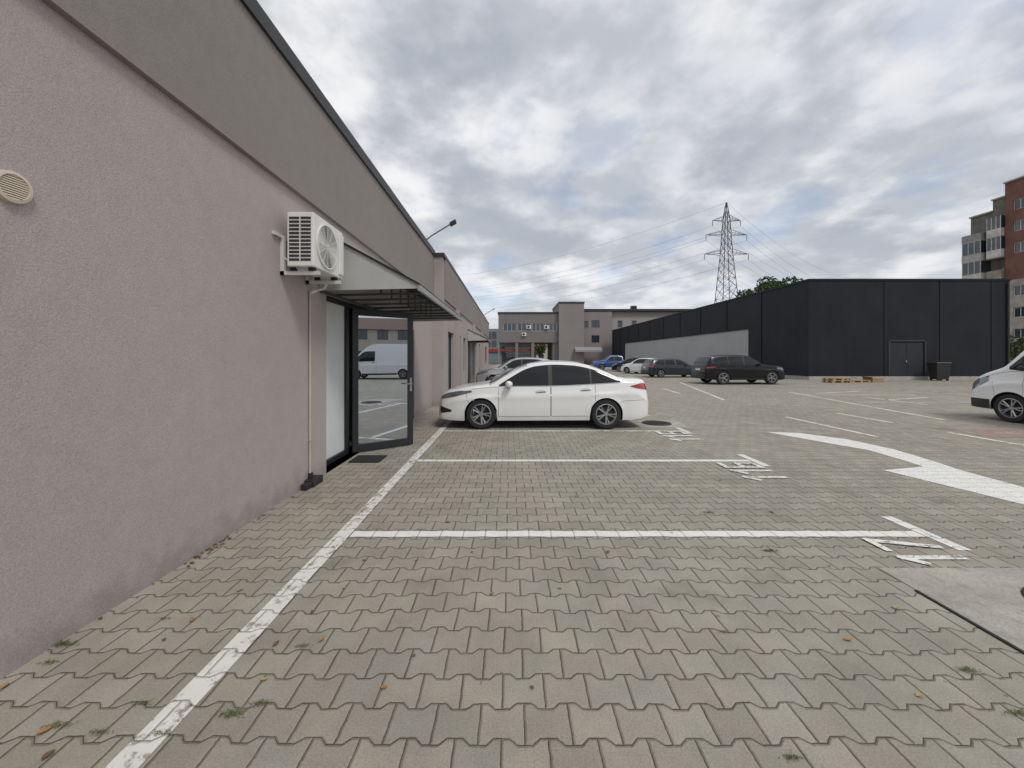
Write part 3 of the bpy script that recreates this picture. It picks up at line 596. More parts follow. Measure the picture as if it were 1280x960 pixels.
# ------------------------------------------------------------ trees
def tree(x,y,h,r,lab,n=2600,ls=.3,seed=1):
    rd=random.Random(seed); rt=empty('tree',(x,y,0),lab,'tree')
    m=MB(); m.tube([(0,0,0),(.1,0,h*.3),(0,.1,h*.6),(.1,0,h*.85)],[.28,.2,.13,.04],8)
    cl=[]
    for i in range(18):
        a=rd.uniform(0,6.28); rr=r*rd.uniform(.1,.85); z=h*rd.uniform(.42,.95); k=1-abs(z/h-.6)*1.0; c=(rr*k*math.cos(a),rr*k*math.sin(a),z); cl.append((c,r*rd.uniform(.25,.42)))
        m.tube([(0,0,z*.55),(c[0]*.6,c[1]*.6,z*.85),c],[.08,.05,.02],5)
    m.build('trunk',BARK,rt,world=False,smooth=True)
    m=MB()
    for i in range(n):
        c,cr=rd.choice(cl); v=Vector((rd.gauss(0,1),rd.gauss(0,1),rd.gauss(0,1))).normalized()*cr*rd.uniform(.5,1.1)**.5
        p=Vector(c)+Vector((v.x,v.y,v.z*.75)); a=Vector((rd.gauss(0,1),rd.gauss(0,1),rd.gauss(0,1))).normalized(); b=a.cross(Vector((rd.random(),rd.random(),rd.random()))).normalized(); s=ls*rd.uniform(.5,1.2)
        m.quad(p-a*s*.5,p+b*s*.3,p+a*s*.5,p-b*s*.3)
    m.build('crown',LEAFG,rt,world=False,recalc=False)
tree(gx(964,66),66,15.0,4.8,'green tree showing above the middle of the warehouse roof',5200,.5,3)
tree(gx(934,70),70,13.4,4.4,'smaller green tree left of the taller one above the warehouse roof',4200,.5,5)
tree(gx(674,104),104,6.0,2.2,'small green tree beyond the office underpass',1800,.45,8)
tree(gx(1276,38),38,3.6,1.6,'small tree beside the apartment block, right of the warehouse',1500,.25,9)

# ------------------------------------------------------------ cars
def pchip(pts):
    xs=[p[0] for p in pts]; ys=[p[1] for p in pts]; n=len(xs); h=[xs[i+1]-xs[i] for i in range(n-1)]; d=[(ys[i+1]-ys[i])/h[i] for i in range(n-1)]
    mm=[0]*n; mm[0]=d[0]; mm[-1]=d[-1]
    for i in range(1,n-1):
        if d[i-1]*d[i]<=0: mm[i]=0
        else:
            w1=2*h[i]+h[i-1]; w2=h[i]+2*h[i-1]; mm[i]=(w1+w2)/(w1/d[i-1]+w2/d[i])
    def f(x):
        if x<=xs[0]: return ys[0]
        if x>=xs[-1]: return ys[-1]
        i=0
        while x>xs[i+1]: i+=1
        t=(x-xs[i])/h[i]; t2=t*t; t3=t2*t
        return (2*t3-3*t2+1)*ys[i]+(t3-2*t2+t)*h[i]*mm[i]+(-2*t3+3*t2)*ys[i+1]+(t3-t2)*h[i]*mm[i+1]
    return f
def lin(pts):
    def f(x):
        if x<=pts[0][0]: return pts[0][1]
        for (a,b),(c,d) in zip(pts,pts[1:]):
            if x<=c: return b+(d-b)*(x-a)/(c-a)
        return pts[-1][1]
    return f
WM={}
def wheel_meshes(R,rimm,tw=.21,rimr=.68,style=5):
    key=(R,rimm.name,style)
    if key in WM: return WM[key]
    out={}
    def mk(mb,name,mt,sm=True):
        o=mb.build(name,mt,None,smooth=sm); me=o.data; bpy.data.objects.remove(o); return me
    m=MB(); r=R*rimr; h=tw/2
    m.lathe([(r,-h*.85),(r+.02,-h),(R-.03,-h),(R-.008,-h*.8),(R,-h*.5),(R,h*.5),(R-.008,h*.8),(R-.03,h),(r+.02,h),(r,h*.85)],n=48,closed=True); out['tyre']=mk(m,'tyre',RUB)
    m=MB(); m.lathe([(r+.002,-h*.8),(r+.004,h*.88),(r-.012,h*.92),(r-.03,h*.6),(r-.035,-h*.8)],n=48)
    for k in range(style):
        for dd in (-.17,.17):
            a=2*math.pi*k/style+dd; a2=2*math.pi*k/style+dd*.55
            p0=Vector((math.cos(a2)*.05,h*.62,math.sin(a2)*.05)); p1=Vector((math.cos(a)*(r-.02),h*.80,math.sin(a)*(r-.02)))
            m.bar(p0,p1,.022,.026)
    m.lathe([(0,h*.75),(.045,h*.74),(.055,h*.6),(.055,h*.3)],n=20); out['rim']=mk(m,'rim',rimm)
    m=MB(); m.lathe([(0,h*.1),(r-.05,h*.1),(r-.05,-h*.5),(0,-h*.5)],n=24); m.lathe([(0,h*.3),(r*.62,h*.3),(r*.62,h*.2)],n=24); out['wheel']=mk(m,'wheel',ACD)
    WM[key]=out; return out
def car(name,label,cat,S,paint,loc,rz,group=None,scale=1,rimm=RIMS):
    r=empty(name,loc,label,cat,group,rz); r.scale=(scale,)*3
    L=S['L']; Wd=S['W']; top=pchip(S['top']); belt=pchip(S['belt']); bot=pchip(S['bot']); tum=S.get('tum',.42)
    xf,xr=S['wheels']; R=S['R']; AR=R+S.get('gap',.045); zc=R
    side=pchip([(0,.93),(.12,.962),(.40,.984),(.62,.988),(.735,1.0),(.80,.978),(1,.945)])
    nl=S.get('nl',.6); tl=S.get('tl',.5)
    def plan(x):
        w=Wd
        if x<nl: k=1-x/nl; w*=1-S.get('nt',.17)*k**2.2
        if x<.10: w*=1-.10*(1-x/.10)**2
        k2=L-x
        if k2<tl: k=1-k2/tl; w*=1-S.get('tt',.13)*k**2.2
        if k2<.08: w*=1-.06*(1-k2/.08)**2
        return w
    def zs_(x): return min(belt(x),top(x)-.07)
    def zb(x):
        b=bot(x)
        for c in (xf,xr):
            if abs(x-c)<AR: b=max(b,zc+math.sqrt(max(0,AR*AR-(x-c)**2)))
        return min(b,zs_(x)-.03)
    def wlow(x,z):
        zs=zs_(x); z0=min(.19,zs-.2); t=(z-z0)/(zs-z0); w=plan(x)*side(max(0,min(1,t)))
        for c in (xf,xr):
            d=math.hypot(x-c,z-zc)
            if d<AR+.1: w+=.014*(1-(max(0,d-AR))/.1)
        return w
    cache={}
    def upper(x):
        if x in cache: return cache[x]
        zs=zs_(x); zt=top(x); ws=wlow(x,zs); hg=zt-zs; wr=ws-.03-tum*max(0,hg-.08); zr=zt-min(.055,hg*.5)
        P=[(ws,zs),((ws+wr)/2+.012,(zs+zr)/2),(wr,zr),(wr-.09,zt-min(.02,hg*.2)),(wr*.5,zt-.004),(0,zt)]
        out=[]; n=len(P)
        for i in range(n-1):
            a=P[max(i-1,0)]; b=P[i]; c=P[i+1]; d=P[min(i+2,n-1)]
            for k in range(4):
                t=k/4; out.append(tuple(.5*(2*b[q]+(c[q]-a[q])*t+(2*a[q]-5*b[q]+4*c[q]-d[q])*t*t+(3*b[q]-a[q]-3*c[q]+d[q])*t**3) for q in (0,1)))
        out.append(P[-1]); cache[x]=(out,wr,zr); return cache[x]
    def Wf(x,z):
        zs=zs_(x)
        if z<=zs: return wlow(x,z)
        o=upper(x)[0]
        for (a,b),(c,d) in zip(o,o[1:]):
            if b<=z<=d: return a+(c-a)*(z-b)/max(1e-6,d-b)
        return o[-3][0]
    def Zf(x,y):
        o=upper(x)[0]; y=abs(y)
        for (a,b),(c,d) in zip(o,o[1:]):
            if c<=y<=a: return b+(d-b)*(y-a)/min(-1e-6,c-a)
        return o[0][1]
    def V(x,y,z): return (x-L/2,y,z)
    def sp_(x,z,off,s):
        e=.004; y=Wf(x,z); wx=(Wf(x+e,z)-Wf(x-e,z))/(2*e); wz=(Wf(x,z+e)-Wf(x,z-e))/(2*e); wx=max(-3,min(3,wx)); wz=max(-2,min(2,wz)); l=math.sqrt(1+wx*wx+wz*wz)
        return V(x-wx/l*off,(y+off/l)*s,z-wz/l*off)
    xs=set([0,.004,.01,.02,.035,.055,.08,.11,.15]); xs|={L-q for q in (0,.004,.01,.02,.035,.055,.08,.12)}
    k=.15
    while k<L-.12: xs.add(round(k,4)); k+=.055
    for c in (xf,xr):
        for i in range(25): xs.add(c-AR*math.cos(math.pi*i/24)*.99999)
        xs.add(c-AR-.001); xs.add(c+AR+.001)
    for p in S['top']: xs.add(p[0])
    xs=sorted(x for x in xs if 0<=x<=L)
    NR=16; rows=[]
    for x in xs:
        b=zb(x); zs=zs_(x); half_=[]
        for i in range(NR): z=b+(zs-b)*i/NR; half_.append((wlow(x,z),z))
        half_+=upper(x)[0]
        rows.append([V(x,y,z) for y,z in half_]+[V(x,-y,z) for y,z in half_[-2::-1]])
    m=MB(); m.grid(rows); m.poly(rows[0]); m.poly(rows[-1]); m.build('body',paint,r,smooth=True,world=False,merge=True,angle=42)
    m=MB(); m.grid([[a[0],(a[0][0],a[0][1]*.5,a[0][2]),(a[0][0],-a[0][1]*.5,a[0][2]),a[-1]] for a in rows]); m.build('underbody',ACD,r,world=False)
    def patch(name,x0,x1,lo,hi,off,s,mt,par,nx=26,nz=8):
        rw=[]
        for i in range(nx+1):
            x=x0+(x1-x0)*i/nx; a=lo(x); b=max(a+.0005,hi(x)); rw.append([sp_(x,a+(b-a)*j/nz,off,s) for j in range(nz+1)])
        m=MB(); m.grid(rw); return m.build(name,mt,par,smooth=True,world=False)
    def strip(mb,pts,w,off,s):
        dense=[]
        for (a,b),(c,d) in zip(pts,pts[1:]):
            q=max(1,int(math.hypot(c-a,d-b)/.05))
            for i in range(q): dense.append((a+(c-a)*i/q,b+(d-b)*i/q))
        dense.append(pts[-1]); rw=[]
        for i,(x,z) in enumerate(dense):
            p=dense[max(0,i-1)]; q=dense[min(len(dense)-1,i+1)]; dx,dz=q[0]-p[0],q[1]-p[1]; l=math.hypot(dx,dz) or 1; nx_,nz_=-dz/l*w/2,dx/l*w/2
            rw.append([sp_(x-nx_,z-nz_,off,s),sp_(x+nx_,z+nz_,off,s)])
        mb.grid(rw)
    dl,dh=pchip(S['dlo_lo']),pchip(S['dlo_hi']); dx0,dx1=S['dlo_lo'][0][0],S['dlo_lo'][-1][0]
    for s in (-1,1):
        patch('window_surround',dx0,dx1,lambda x:dl(x)-.012,lambda x:dh(x)+.012,.003,s,BLKP,r,50)
        for (a,b,ga,gb_) in S['doors']:
            d=patch('door',a,b,lambda x:max(bot(x)+.10,zb(x)+.03),lambda x:belt(x)-.004,.0035,s,paint,r,24,10)
            mm=MB(); strip(mm,[(a-.004,belt(a)),(a-.004,max(bot(a)+.10,zb(a)+.03))],.009,.0015,s); strip(mm,[(b+.004,belt(b)),(b+.004,max(bot(b)+.10,zb(b)+.03))],.009,.0015,s); strip(mm,[(a,bot(a)+.095),(b-.02,bot(b)+.095)] if zb(b)<.3 else [(a,bot(a)+.095),(b-AR*.45,bot(b)+.095)],.008,.0015,s); mm.build('door_gap',SEAM,d,world=False)
            hz=belt(b)-.10; mm=MB(); x0=b-.30
            strip(mm,[(x0+.02,hz+.0),(x0+.18,hz+.008)],.05,.006,s); mm.build('handle_recess',SEAM if paint is not WHITEP else RECG,d,world=False)
            mm=MB(); p0=Vector(sp_(x0,hz,.03,s)); p1=Vector(sp_(x0+.2,hz+.01,.03,s)); mm.tube([Vector(sp_(x0-.01,hz,.0,s)),p0,p1,Vector(sp_(x0+.21,hz+.01,.0,s))],.014,6); mm.build('handle',S.get('handle',paint),d,world=False,smooth=True)
            if ga<gb_: patch('window',ga,gb_,dl,dh,.0065,s,GL,d,26)
        for (ga,gb_) in S.get('quarter',[]): patch('quarter_window',ga,gb_,dl,dh,.0065,s,GL,r,14)
        if 'chrome' in S:
            mm=MB(); strip(mm,[(x,dl(x)-.012) for x in [dx0+(dx1-dx0)*i/20 for i in range(21)]],.014,.008,s); mm.build('belt_trim',CHR,r,world=False)
        for nm,mt,(a,b,lo,hi) in [('headlight',CLEAR,S['head'])]+[('tail_light',RED,S['tail'])]:
            patch(nm,a,b,lin(lo),lin(hi),.005,s,mt,r,14,5)
        mm=MB()
        hx=S['head'][1]; x9=S['doors'][0][0]
        strip(mm,[(x,zs_(x)+.022) for x in [hx+(x9-hx)*i/10 for i in range(11)]],.007,.0012,s)
        a=xf-AR*.75; strip(mm,[(a,zb(a)+.02),(a-.06,min(zs_(a)-.03,lin(S['head'][2])(a)-.01))],.006,.0012,s)
        a=xr+AR*.8; strip(mm,[(a,zb(a)+.03),(a+.1,bot(a)+.42),(S['tail'][1]-.1,bot(a)+.44)],.006,.0012,s); mm.build('panel_gap',SEAM,r,world=False)
        if S.get('intake'):
            patch('bumper_intake',.05,.30,lin([(.05,.34),(.30,.38)]),lin([(.05,.50),(.30,.42)]),.004,s,BLKP,r,8,4)
        mx=S['mirror']; mz=belt(mx)+.085; my=Wf(mx,belt(mx))
        mm=MB(); rw=[]
        for i in range(9):
            a=math.pi*i/8; rr=math.sin(a)**.7; rw.append([V(mx+.08*rr*math.cos(q*math.pi/6),s*(my+.12-.12*math.cos(a)),mz+.075*rr*math.sin(q*math.pi/6)) for q in range(13)])
        mm.grid(rw); mi=mm.build('mirror',S.get('mirmat',paint),r,world=False,smooth=True)
        mm=MB(); mm.box(mx-.03-L/2,mx+.03-L/2,min(s*(my-.03),s*(my+.05)),max(s*(my-.03),s*(my+.05)),mz-.085,mz-.045); mm.build('mirror_stalk',BLKP,mi,world=False)
        if S.get('sillblack'): patch('sill_trim',xf+AR+.03,xr-AR-.03,lambda x:bot(x)+.005,lambda x:bot(x)+S['sillblack'],.005,s,BLKP,r,20,3)
        if S.get('bumperblack'): 
            patch('bumper_trim',.02,xf-AR-.01,lambda x:zb(x)+.01,lambda x:S['bumperblack'],.006,s,BLKP,r,14,5)
        for x,sg in ((xf,1),(xr,1)):
            ms=wheel_meshes(R,rimm,style=S.get('spokes',5)); w=bpy.data.objects.new('wheel',ms['wheel']); C.objects.link(w); w.parent=r; w.location=(x-L/2,s*(Wd-.115),R); w.rotation_euler=(0,0,0 if s>0 else math.pi)
            for nme in ('tyre','rim'): o=bpy.data.objects.new(nme,ms[nme]); C.objects.link(o); o.parent=w; o.rotation_euler=(0,random.uniform(0,1),0)
    def tpatch(name,x0,x1,inset,mt,nx=14,off=.006):
        rw=[]
        for i in range(nx+1):
            x=x0+(x1-x0)*i/nx; hw=upper(x)[1]-inset; sl=(top(x+.01)-top(x-.01))/.02; l=math.hypot(1,sl); rw.append([(x-sl/l*off-L/2,hw*(-1+2*j/14),Zf(x,hw*(-1+2*j/14))+off/l) for j in range(15)])
        m=MB(); m.grid(rw); return m.build(name,mt,r,smooth=True,world=False)
    tpatch('windscreen',*S['ws'],.01,GL); 
    if 'rw' in S: tpatch('rear_window',*S['rw'],.02,GL)
    for a,b,nm,mt in S.get('tops',[]): tpatch(nm,a,b,.05,mt)
    g0=S.get('gz',(.30,.46)); gw=S.get('gw',.5)
    m=MB(); m.box(-L/2-.012,-L/2+.05,-gw,gw,g0[0],g0[1]); gr=m.build('grille',BLKP,r,world=False,bevel=.01)
    m=MB(); m.box(-L/2-.022,-L/2-.013,-.26,.26,g0[0]+.02,g0[0]+.13); m.build('number_plate',PLATE,r,world=False)
    m=MB(); m.box(L/2+.003,L/2+.014,-.26,.26,S.get('pz',.75),S.get('pz',.75)+.12); m.build('number_plate',PLATE,r,world=False)
    m=MB(); m.box(L/2-.05,L/2+.01,-Wd*.72,Wd*.72,.32,.47); m.build('rear_bumper_trim',BLKP,r,world=False,bevel=.01)
    return r
SEDAN=dict(L=4.62,W=.888,R=.326,wheels=(.94,3.66),gap=.03,intake=1,spokes=5,nt=.15,
 top=[(0,.52),(.015,.64),(.05,.73),(.13,.80),(.32,.865),(.7,.935),(1.0,.975),(1.1,.995),(1.5,1.205),(1.88,1.378),(2.1,1.435),(2.5,1.47),(2.95,1.458),(3.35,1.395),(3.7,1.272),(4.0,1.145),(4.15,1.105),(4.42,1.095),(4.54,1.08),(4.585,1.02),(4.61,.88),(4.62,.7)],
 belt=[(0,.45),(.3,.74),(.7,.835),(1.2,.885),(2.4,.915),(3.6,.965),(4.3,.985),(4.62,.7)],bot=[(0,.27),(.08,.21),(.5,.18),(2.3,.185),(4.2,.2),(4.52,.26),(4.62,.34)],
 dlo_lo=[(1.33,.935),(2.4,.945),(3.4,.985),(3.98,1.025)],dlo_hi=[(1.33,.945),(1.62,1.125),(1.92,1.285),(2.15,1.35),(2.55,1.384),(2.95,1.368),(3.35,1.295),(3.68,1.175),(3.98,1.035)],
 doors=[(1.33,2.45,1.50,2.41),(2.47,3.42,2.50,3.32)],quarter=[(1.36,1.46),(3.36,3.94)],ws=(1.12,1.96),rw=(3.36,3.98),mirror=1.55,
 head=(.04,.74,[(.04,.64),(.35,.70),(.74,.80)],[(.04,.70),(.2,.775),(.45,.825),(.74,.84)]),tail=(4.18,4.6,[(4.18,.925),(4.35,.88),(4.6,.84)],[(4.18,.935),(4.38,.985),(4.5,.995),(4.6,.95)]),chrome=1,pz=.8)
SUV=dict(L=4.8,W=.965,R=.39,wheels=(.92,3.80),gap=.045,tum=.34,
 top=[(0,.68),(.02,.86),(.06,.97),(.16,1.04),(.6,1.10),(1.2,1.15),(1.34,1.18),(1.75,1.43),(2.1,1.63),(2.4,1.70),(2.9,1.725),(3.6,1.71),(4.2,1.66),(4.42,1.60),(4.58,1.36),(4.68,1.16),(4.76,1.04),(4.8,.75)],
 belt=[(0,.58),(.3,.92),(1.2,1.05),(2.4,1.10),(3.6,1.14),(4.5,1.15),(4.8,.75)],bot=[(0,.38),(.1,.3),(.5,.26),(2.4,.26),(4.3,.27),(4.7,.36),(4.8,.42)],
 dlo_lo=[(1.52,1.12),(2.4,1.14),(3.5,1.17),(4.4,1.22)],dlo_hi=[(1.52,1.13),(1.9,1.38),(2.2,1.54),(2.6,1.605),(3.2,1.61),(3.8,1.58),(4.2,1.51),(4.4,1.26)],
 doors=[(1.5,2.55,1.66,2.5),(2.57,3.5,2.6,3.45)],quarter=[(3.5,4.34)],ws=(1.36,2.2),rw=(4.44,4.62),mirror=1.75,
 head=(.05,.62,[(.05,.80),(.62,.88)],[(.05,.90),(.3,.97),(.62,.99)]),tail=(4.25,4.78,[(4.25,1.0),(4.78,.92)],[(4.25,1.04),(4.78,1.0)]),gz=(.45,.78),pz=.8,sillblack=.1)
HATCH=dict(L=4.05,W=.86,R=.31,wheels=(.82,3.38),gap=.045,
 top=[(0,.5),(.02,.66),(.08,.76),(.2,.84),(.6,.93),(.95,.99),(1.05,1.01),(1.5,1.26),(1.8,1.41),(2.1,1.475),(2.6,1.49),(3.2,1.46),(3.6,1.39),(3.8,1.18),(3.95,1.0),(4.02,.9),(4.05,.65)],
 belt=[(0,.45),(.3,.74),(1.1,.9),(2.4,.95),(3.6,1.0),(3.9,.95),(4.05,.62)],bot=[(0,.28),(.1,.21),(.5,.19),(3.6,.2),(3.95,.27),(4.05,.34)],
 dlo_lo=[(1.3,.955),(2.2,.98),(3.6,1.04)],dlo_hi=[(1.3,.965),(1.6,1.18),(1.9,1.34),(2.3,1.395),(2.8,1.39),(3.3,1.32),(3.6,1.05)],
 doors=[(1.25,2.25,1.4,2.2),(2.27,3.1,2.3,3.05)],quarter=[(3.1,3.55)],ws=(1.08,1.9),rw=(3.62,3.86),mirror=1.48,
 head=(.05,.6,[(.05,.6),(.6,.78)],[(.05,.7),(.3,.8),(.6,.86)]),tail=(3.7,4.03,[(3.7,.86),(4.03,.78)],[(3.7,.98),(4.03,.9)]),pz=.7)
WAGON=dict(HATCH); WAGON.update(L=4.55,wheels=(.88,3.6),top=[(0,.5),(.02,.64),(.08,.74),(.2,.82),(.7,.92),(1.1,.98),(1.2,1.0),(1.65,1.26),(1.95,1.4),(2.3,1.46),(2.9,1.475),(3.6,1.44),(4.1,1.38),(4.3,1.18),(4.45,.98),(4.52,.88),(4.55,.65)],
 belt=[(0,.45),(.3,.72),(1.2,.88),(2.4,.93),(4.0,.98),(4.4,.95),(4.55,.62)],bot=[(0,.28),(.1,.21),(.5,.19),(4.0,.2),(4.45,.27),(4.55,.34)],dlo_lo=[(1.42,.94),(2.4,.965),(4.1,1.02)],dlo_hi=[(1.42,.95),(1.75,1.18),(2.05,1.33),(2.5,1.38),(3.2,1.38),(3.8,1.33),(4.1,1.03)],
 doors=[(1.38,2.4,1.52,2.36),(2.42,3.3,2.46,3.25)],quarter=[(3.3,4.05)],ws=(1.22,2.05),rw=(4.12,4.35),mirror=1.62,tail=(4.2,4.53,[(4.2,.86),(4.53,.78)],[(4.2,.98),(4.53,.9)]))
PICK=dict(HATCH); PICK.update(L=5.2,W=.92,R=.38,wheels=(.95,4.1),top=[(0,.7),(.03,.92),(.1,1.02),(.4,1.1),(1.1,1.16),(1.25,1.2),(1.7,1.55),(2.0,1.74),(2.4,1.79),(3.2,1.77),(3.45,1.7),(3.55,1.2),(3.6,1.17),(5.1,1.17),(5.18,1.1),(5.2,.8)],
 belt=[(0,.6),(.3,.95),(1.2,1.06),(3.5,1.1),(5.0,1.1),(5.2,.75)],bot=[(0,.45),(.1,.4),(.5,.36),(5,.42),(5.2,.5)],dlo_lo=[(1.5,1.12),(2.4,1.13),(3.4,1.15)],dlo_hi=[(1.5,1.13),(1.8,1.4),(2.1,1.6),(2.6,1.67),(3.2,1.65),(3.4,1.5)],
 doors=[(1.45,2.45,1.6,2.4),(2.47,3.3,2.5,3.3)],quarter=[],ws=(1.28,2.0),rw=(3.47,3.53),mirror=1.7,head=(.05,.55,[(.05,.85),(.55,.92)],[(.05,.95),(.55,1.03)]),tail=(5.0,5.18,[(5.0,.8),(5.18,.8)],[(5.0,1.05),(5.18,1.02)]),tops=[(3.7,5.05,'bed_cover',BLKP)],gz=(.5,.8))
VAN=dict(L=5.6,W=.99,R=.345,wheels=(1.0,4.35),gap=.05,tum=.10,nl=.8,nt=.2,
 top=[(0,.62),(.02,.82),(.06,.95),(.15,1.06),(.4,1.2),(.7,1.32),(.78,1.36),(1.2,1.82),(1.55,2.15),(1.8,2.33),(2.1,2.45),(2.6,2.52),(5.45,2.5),(5.55,2.42),(5.6,1.9)],
 belt=[(0,.55),(.15,.9),(.5,1.08),(.9,1.2),(1.5,1.25),(5.4,1.3),(5.6,1.25)],bot=[(0,.36),(.08,.28),(.5,.27),(5.4,.36),(5.6,.42)],
 dlo_lo=[(.95,1.30),(1.3,1.26),(2.35,1.28)],dlo_hi=[(.95,1.34),(1.3,1.72),(1.55,1.92),(1.9,1.98),(2.35,1.98)],
 doors=[(1.25,2.45,1.22,2.32)],quarter=[(.98,1.18)],ws=(.8,1.85),mirror=1.32,mirmat=BLKP,handle=BLKP,
 head=(.06,.55,[(.06,.70),(.3,.82),(.55,.98)],[(.06,.86),(.25,1.02),(.55,1.12)]),tail=(5.5,5.59,[(5.5,1.0),(5.59,1.0)],[(5.5,1.6),(5.59,1.6)]),gz=(.42,.62),bumperblack=.52,sillblack=.12,pz=.9)
sc=1.015
car('sedan','white four-door sedan parked side-on in the bay beyond the open door','car',SEDAN,WHITEP,(-.65+ (4.62/2-.94)*sc,8.52+.888*sc,.005),0,None,sc,RIMD)
car('suv','black SUV parked by the corner of the dark warehouse','car',SUV,BLACKP,(13.55,23.2,.005),math.pi+math.radians(3),'cars parked on the right side of the lot',1,RIMS)
car('station_wagon','dark teal estate car left of the black SUV','car',WAGON,TEALP,(12.8,30.7,.005),math.pi+.1,'cars parked on the right side of the lot')
car('hatchback','small white hatchback left of the dark teal estate','car',HATCH,WHITEP,(12.5,36.6,.005),-.9,'cars parked on the right side of the lot')
car('hatchback','small black hatchback next to the blue pickup','car',HATCH,BLACKP,(13.0,41.5,.005),-.5,'cars parked on the right side of the lot')
car('pickup_truck','blue pickup truck at the far end of the right row','pickup',PICK,BLUE2,(12.4,46.5,.005),0,'cars parked on the right side of the lot')
car('hatchback','silver hatchback parked third along the left bays, mostly behind the nearer ones','car',HATCH,SILP,(.35,20.6,.005),0,'cars parked in the left bays',1.05)
car('hatchback','silver hatchback parked directly behind the white sedan','car',HATCH,SILP,(1.2,15.6,.005),0,'cars parked in the left bays',.98)
car('station_wagon','navy estate car deep in the left bays','car',WAGON,BLUEP,(.9,27,.005),0,'cars parked in the left bays')
van=car('delivery_van','white van whose nose enters at the right edge','van',VAN,WHITEP,(12.15+.99,9.45-(5.6/2-1.0),.005),-math.pi/2,None,1,RIMS)
v2=copy_tree(van); v2.location=(17.2,-6.0,.005); v2.rotation_euler=(0,0,math.radians(72)); tag(v2,'white van standing behind the viewer, reflected in the glass door','van')

# ------------------------------------------------------------ litter and weeds
LM=[mat('dry_leaf_a',(.36,.18,.06),.8),mat('dry_leaf_b',(.42,.28,.11),.8),mat('dry_leaf_c',(.16,.09,.05),.85)]
def leaf(x,y,s,i,lab=None,grp='dry leaves scattered on the pavers'):
    a=random.uniform(0,6.28); m=MB(); ca,sa=math.cos(a),math.sin(a)
    P=[]
    for t,w in ((-1,0),(-.6,.4),(-.1,.6),(.4,.45),(1,0)):
        P.append([(t*s,w*s*k,.007+abs(k)*s*.35*w+.25*s*max(0,t)*random.uniform(.5,1)) for k in (-1,0,1)])
    m.grid([[(x+p[0]*ca-p[1]*sa,y+p[0]*sa+p[1]*ca,p[2]) for p in r] for r in P])
    tag(m.build('fallen_leaf',LM[i%3],smooth=True),lab or 'small dry leaf lying loose on the grey pavers','leaf',grp)
for i,(px,py) in enumerate([(55,915),(5,858),(60,945),(240,775),(430,735),(517,820),(402,800),(1037,707),(345,805),(615,742),(700,735),(205,800),(300,738),(520,700),(900,600),(560,652),(640,600),(760,690),(480,860),(1150,870),(965,640),(845,615),(500,760),(665,860),(1060,800),(350,700),(390,765),(455,700),(330,850),(590,690),(720,620),(1120,760)]):
    x,y=G(px,py+1); leaf(x,y,random.uniform(.013,.026)*(1.5 if i<3 else 1),i)
for k in range(46):
    y=random.uniform(2.9,3.45) if k<30 else random.uniform(1.9,5); leaf(WX+random.uniform(.015,.08),y,random.uniform(.010,.022),2,'small dark dry leaf drifted against the wall foot','dry leaves drifted along the wall foot')
GR=m_leaf('weed_green',(.07,.10,.03),(.15,.16,.06))
def weed(px,py,s,n,lab):
    x,y=G(px,py); r=random.Random(px); m=MB()
    for i in range(n):
        a=r.uniform(0,6.28); ox=r.gauss(0,s*1.0); oy=r.gauss(0,s*.28); h=s*r.uniform(.15,.55); l=s*r.uniform(.35,.8); w=s*.06
        p0=Vector((x+ox,y+oy,.002)); p1=p0+Vector((math.cos(a)*l*.5,math.sin(a)*l*.5,h*.8)); p2=p0+Vector((math.cos(a)*l,math.sin(a)*l,h*.55)); q=Vector((-math.sin(a),math.cos(a),0))*w
        m.grid([[p0-q*.5,p0+q*.5],[p1-q,p1+q],[p2-q*.2,p2+q*.2]])
    tag(m.build('weed',GR,recalc=False),lab,'weed','weeds growing in the paver joints')
for a in [(76,806,.034,110,'green weed tuft at the wall foot, lower left'),(62,829,.022,60,'small weed just below the tuft at the wall foot'),(290,893,.03,80,'sprawling weed right of the long white line, near the viewer'),(325,880,.024,60,'smaller weed right of the sprawling one by the long line'),(180,880,.022,50,'weed left of the long white line, near the bottom'),(72,908,.026,60,'weed at the lower left beside a curled leaf'),(125,916,.022,50,'thin weed at the lower left between leaf and white line'),(378,808,.022,50,'weed in the joints right of the line, mid distance'),(885,641,.03,70,'flat weed beyond the nearest bay line'),(962,689,.03,80,'dark green weed on this side of the nearest bay line'),(1210,839,.026,70,'weed at the lower right below the concrete patch'),(905,790,.018,40,'tiny weed in the middle of the foreground pavers'),(1272,893,.026,60,'weed at the lower right corner'),(990,948,.02,60,'weed at the bottom edge, right of centre'),(205,774,.02,40,'tiny weed near the wall below the air conditioner'),(200,918,.02,50,'weed touching the long white line at the bottom')]: weed(*a)

# ------------------------------------------------------------ world, sun, camera
w=bpy.data.worlds.new('World'); bpy.context.scene.world=w; w.use_nodes=True; nt=w.node_tree; nt.nodes.clear()
out=N(nt,'ShaderNodeOutputWorld'); bgs=N(nt,'ShaderNodeBackground'); bgc=N(nt,'ShaderNodeBackground'); mx=N(nt,'ShaderNodeMixShader')
sky=N(nt,'ShaderNodeTexSky'); sky.sky_type='NISHITA'; sky.sun_disc=False; SE=math.radians(52); sky.sun_elevation=SE; AZ=math.radians(145); sky.sun_rotation=AZ
nt.links.new(sky.outputs[0],bgs.inputs[0]); bgs.inputs[1].default_value=.15
tc=N(nt,'ShaderNodeTexCoord'); sx=N(nt,'ShaderNodeSeparateXYZ'); nt.links.new(tc.outputs['Generated'],sx.inputs[0])
zz=MA(nt,'MAXIMUM',MA(nt,'ADD',sx.outputs[2],.24),.05)
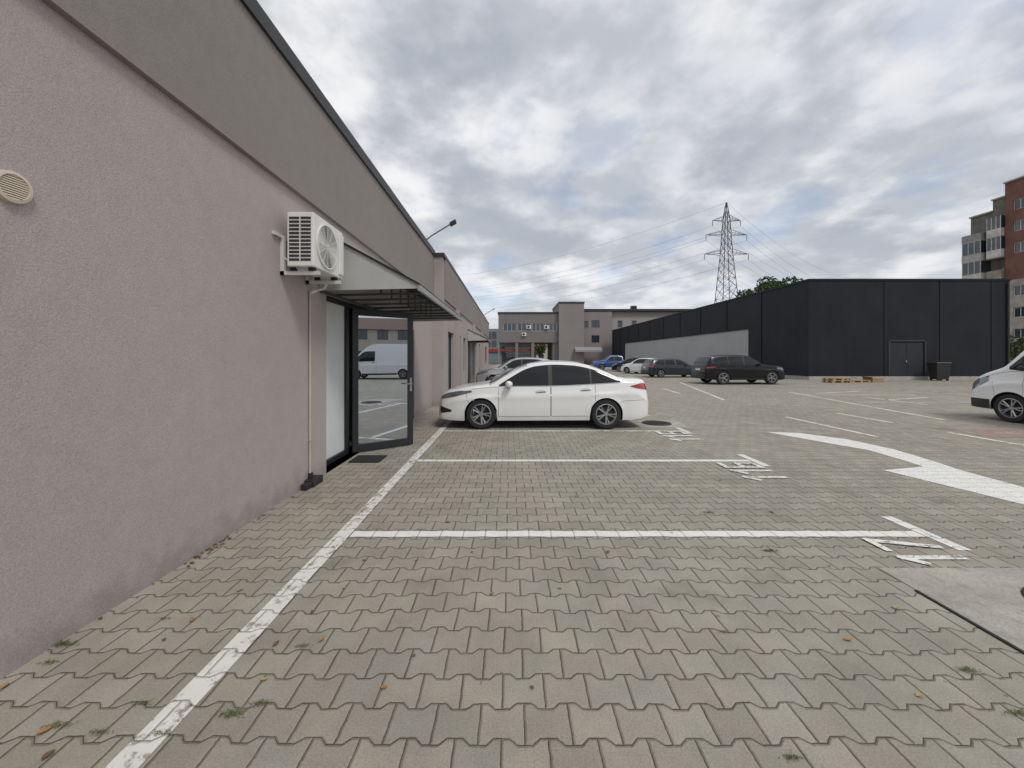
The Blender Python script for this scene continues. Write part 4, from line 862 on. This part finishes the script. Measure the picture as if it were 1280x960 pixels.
cb=N(nt,'ShaderNodeCombineXYZ'); nt.links.new(MA(nt,'DIVIDE',sx.outputs[0],zz),cb.inputs[0]); nt.links.new(MA(nt,'DIVIDE',sx.outputs[1],zz),cb.inputs[1]); cb.inputs[2].default_value=5.3
v=cb.outputs[0]
n1=NOISE(nt,v,2.1,9,.52,.0); n2=NOISE(nt,v,3.9,8,.52,.1); n3=NOISE(nt,v,.9,3,.5)
cloud=MIX(nt,MR(nt,n2,.36,.64,0,1,True),(.50,.53,.58),(.87,.875,.89))
cloud=MIX(nt,MR(nt,n1,.49,.66,0,.85,True),cloud,(.37,.405,.465))
cloud=MIX(nt,MR(nt,n3,.48,.66,0,.42,True),cloud,(.46,.50,.56))
hz=MR(nt,sx.outputs[2],.0,.25,.85,0,True); cloud=MIX(nt,hz,cloud,(.66,.69,.73))
nt.links.new(cloud,bgc.inputs[0]); bgc.inputs[1].default_value=1.05
cov=MR(nt,n1,.36,.47,.62,1,True); cov=MA(nt,'MAXIMUM',cov,hz)
nt.links.new(cov,mx.inputs[0]); nt.links.new(bgs.outputs[0],mx.inputs[1]); nt.links.new(bgc.outputs[0],mx.inputs[2]); nt.links.new(mx.outputs[0],out.inputs[0])
sl=bpy.data.lights.new('sun','SUN'); sl.energy=1.5; sl.angle=math.radians(14); sl.color=(1,.95,.88); so=bpy.data.objects.new('sun',sl); C.objects.link(so)
d=Vector((math.sin(AZ)*math.cos(SE),math.cos(AZ)*math.cos(SE),math.sin(SE))); so.rotation_euler=d.to_track_quat('Z','Y').to_euler()
cam=bpy.data.cameras.new('camera'); co=bpy.data.objects.new('camera',cam); C.objects.link(co); co.location=(0,0,HC); co.rotation_euler=(math.pi/2,0,0)
cam.sensor_width=36; cam.lens=F/1280*36; cam.shift_y=-34/1280; cam.shift_x=2/1280; cam.clip_end=4000; cam.clip_start=.05
bpy.context.scene.camera=co
sc_=bpy.context.scene; sc_.view_settings.view_transform='Standard'; sc_.view_settings.look='None'; sc_.view_settings.exposure=0
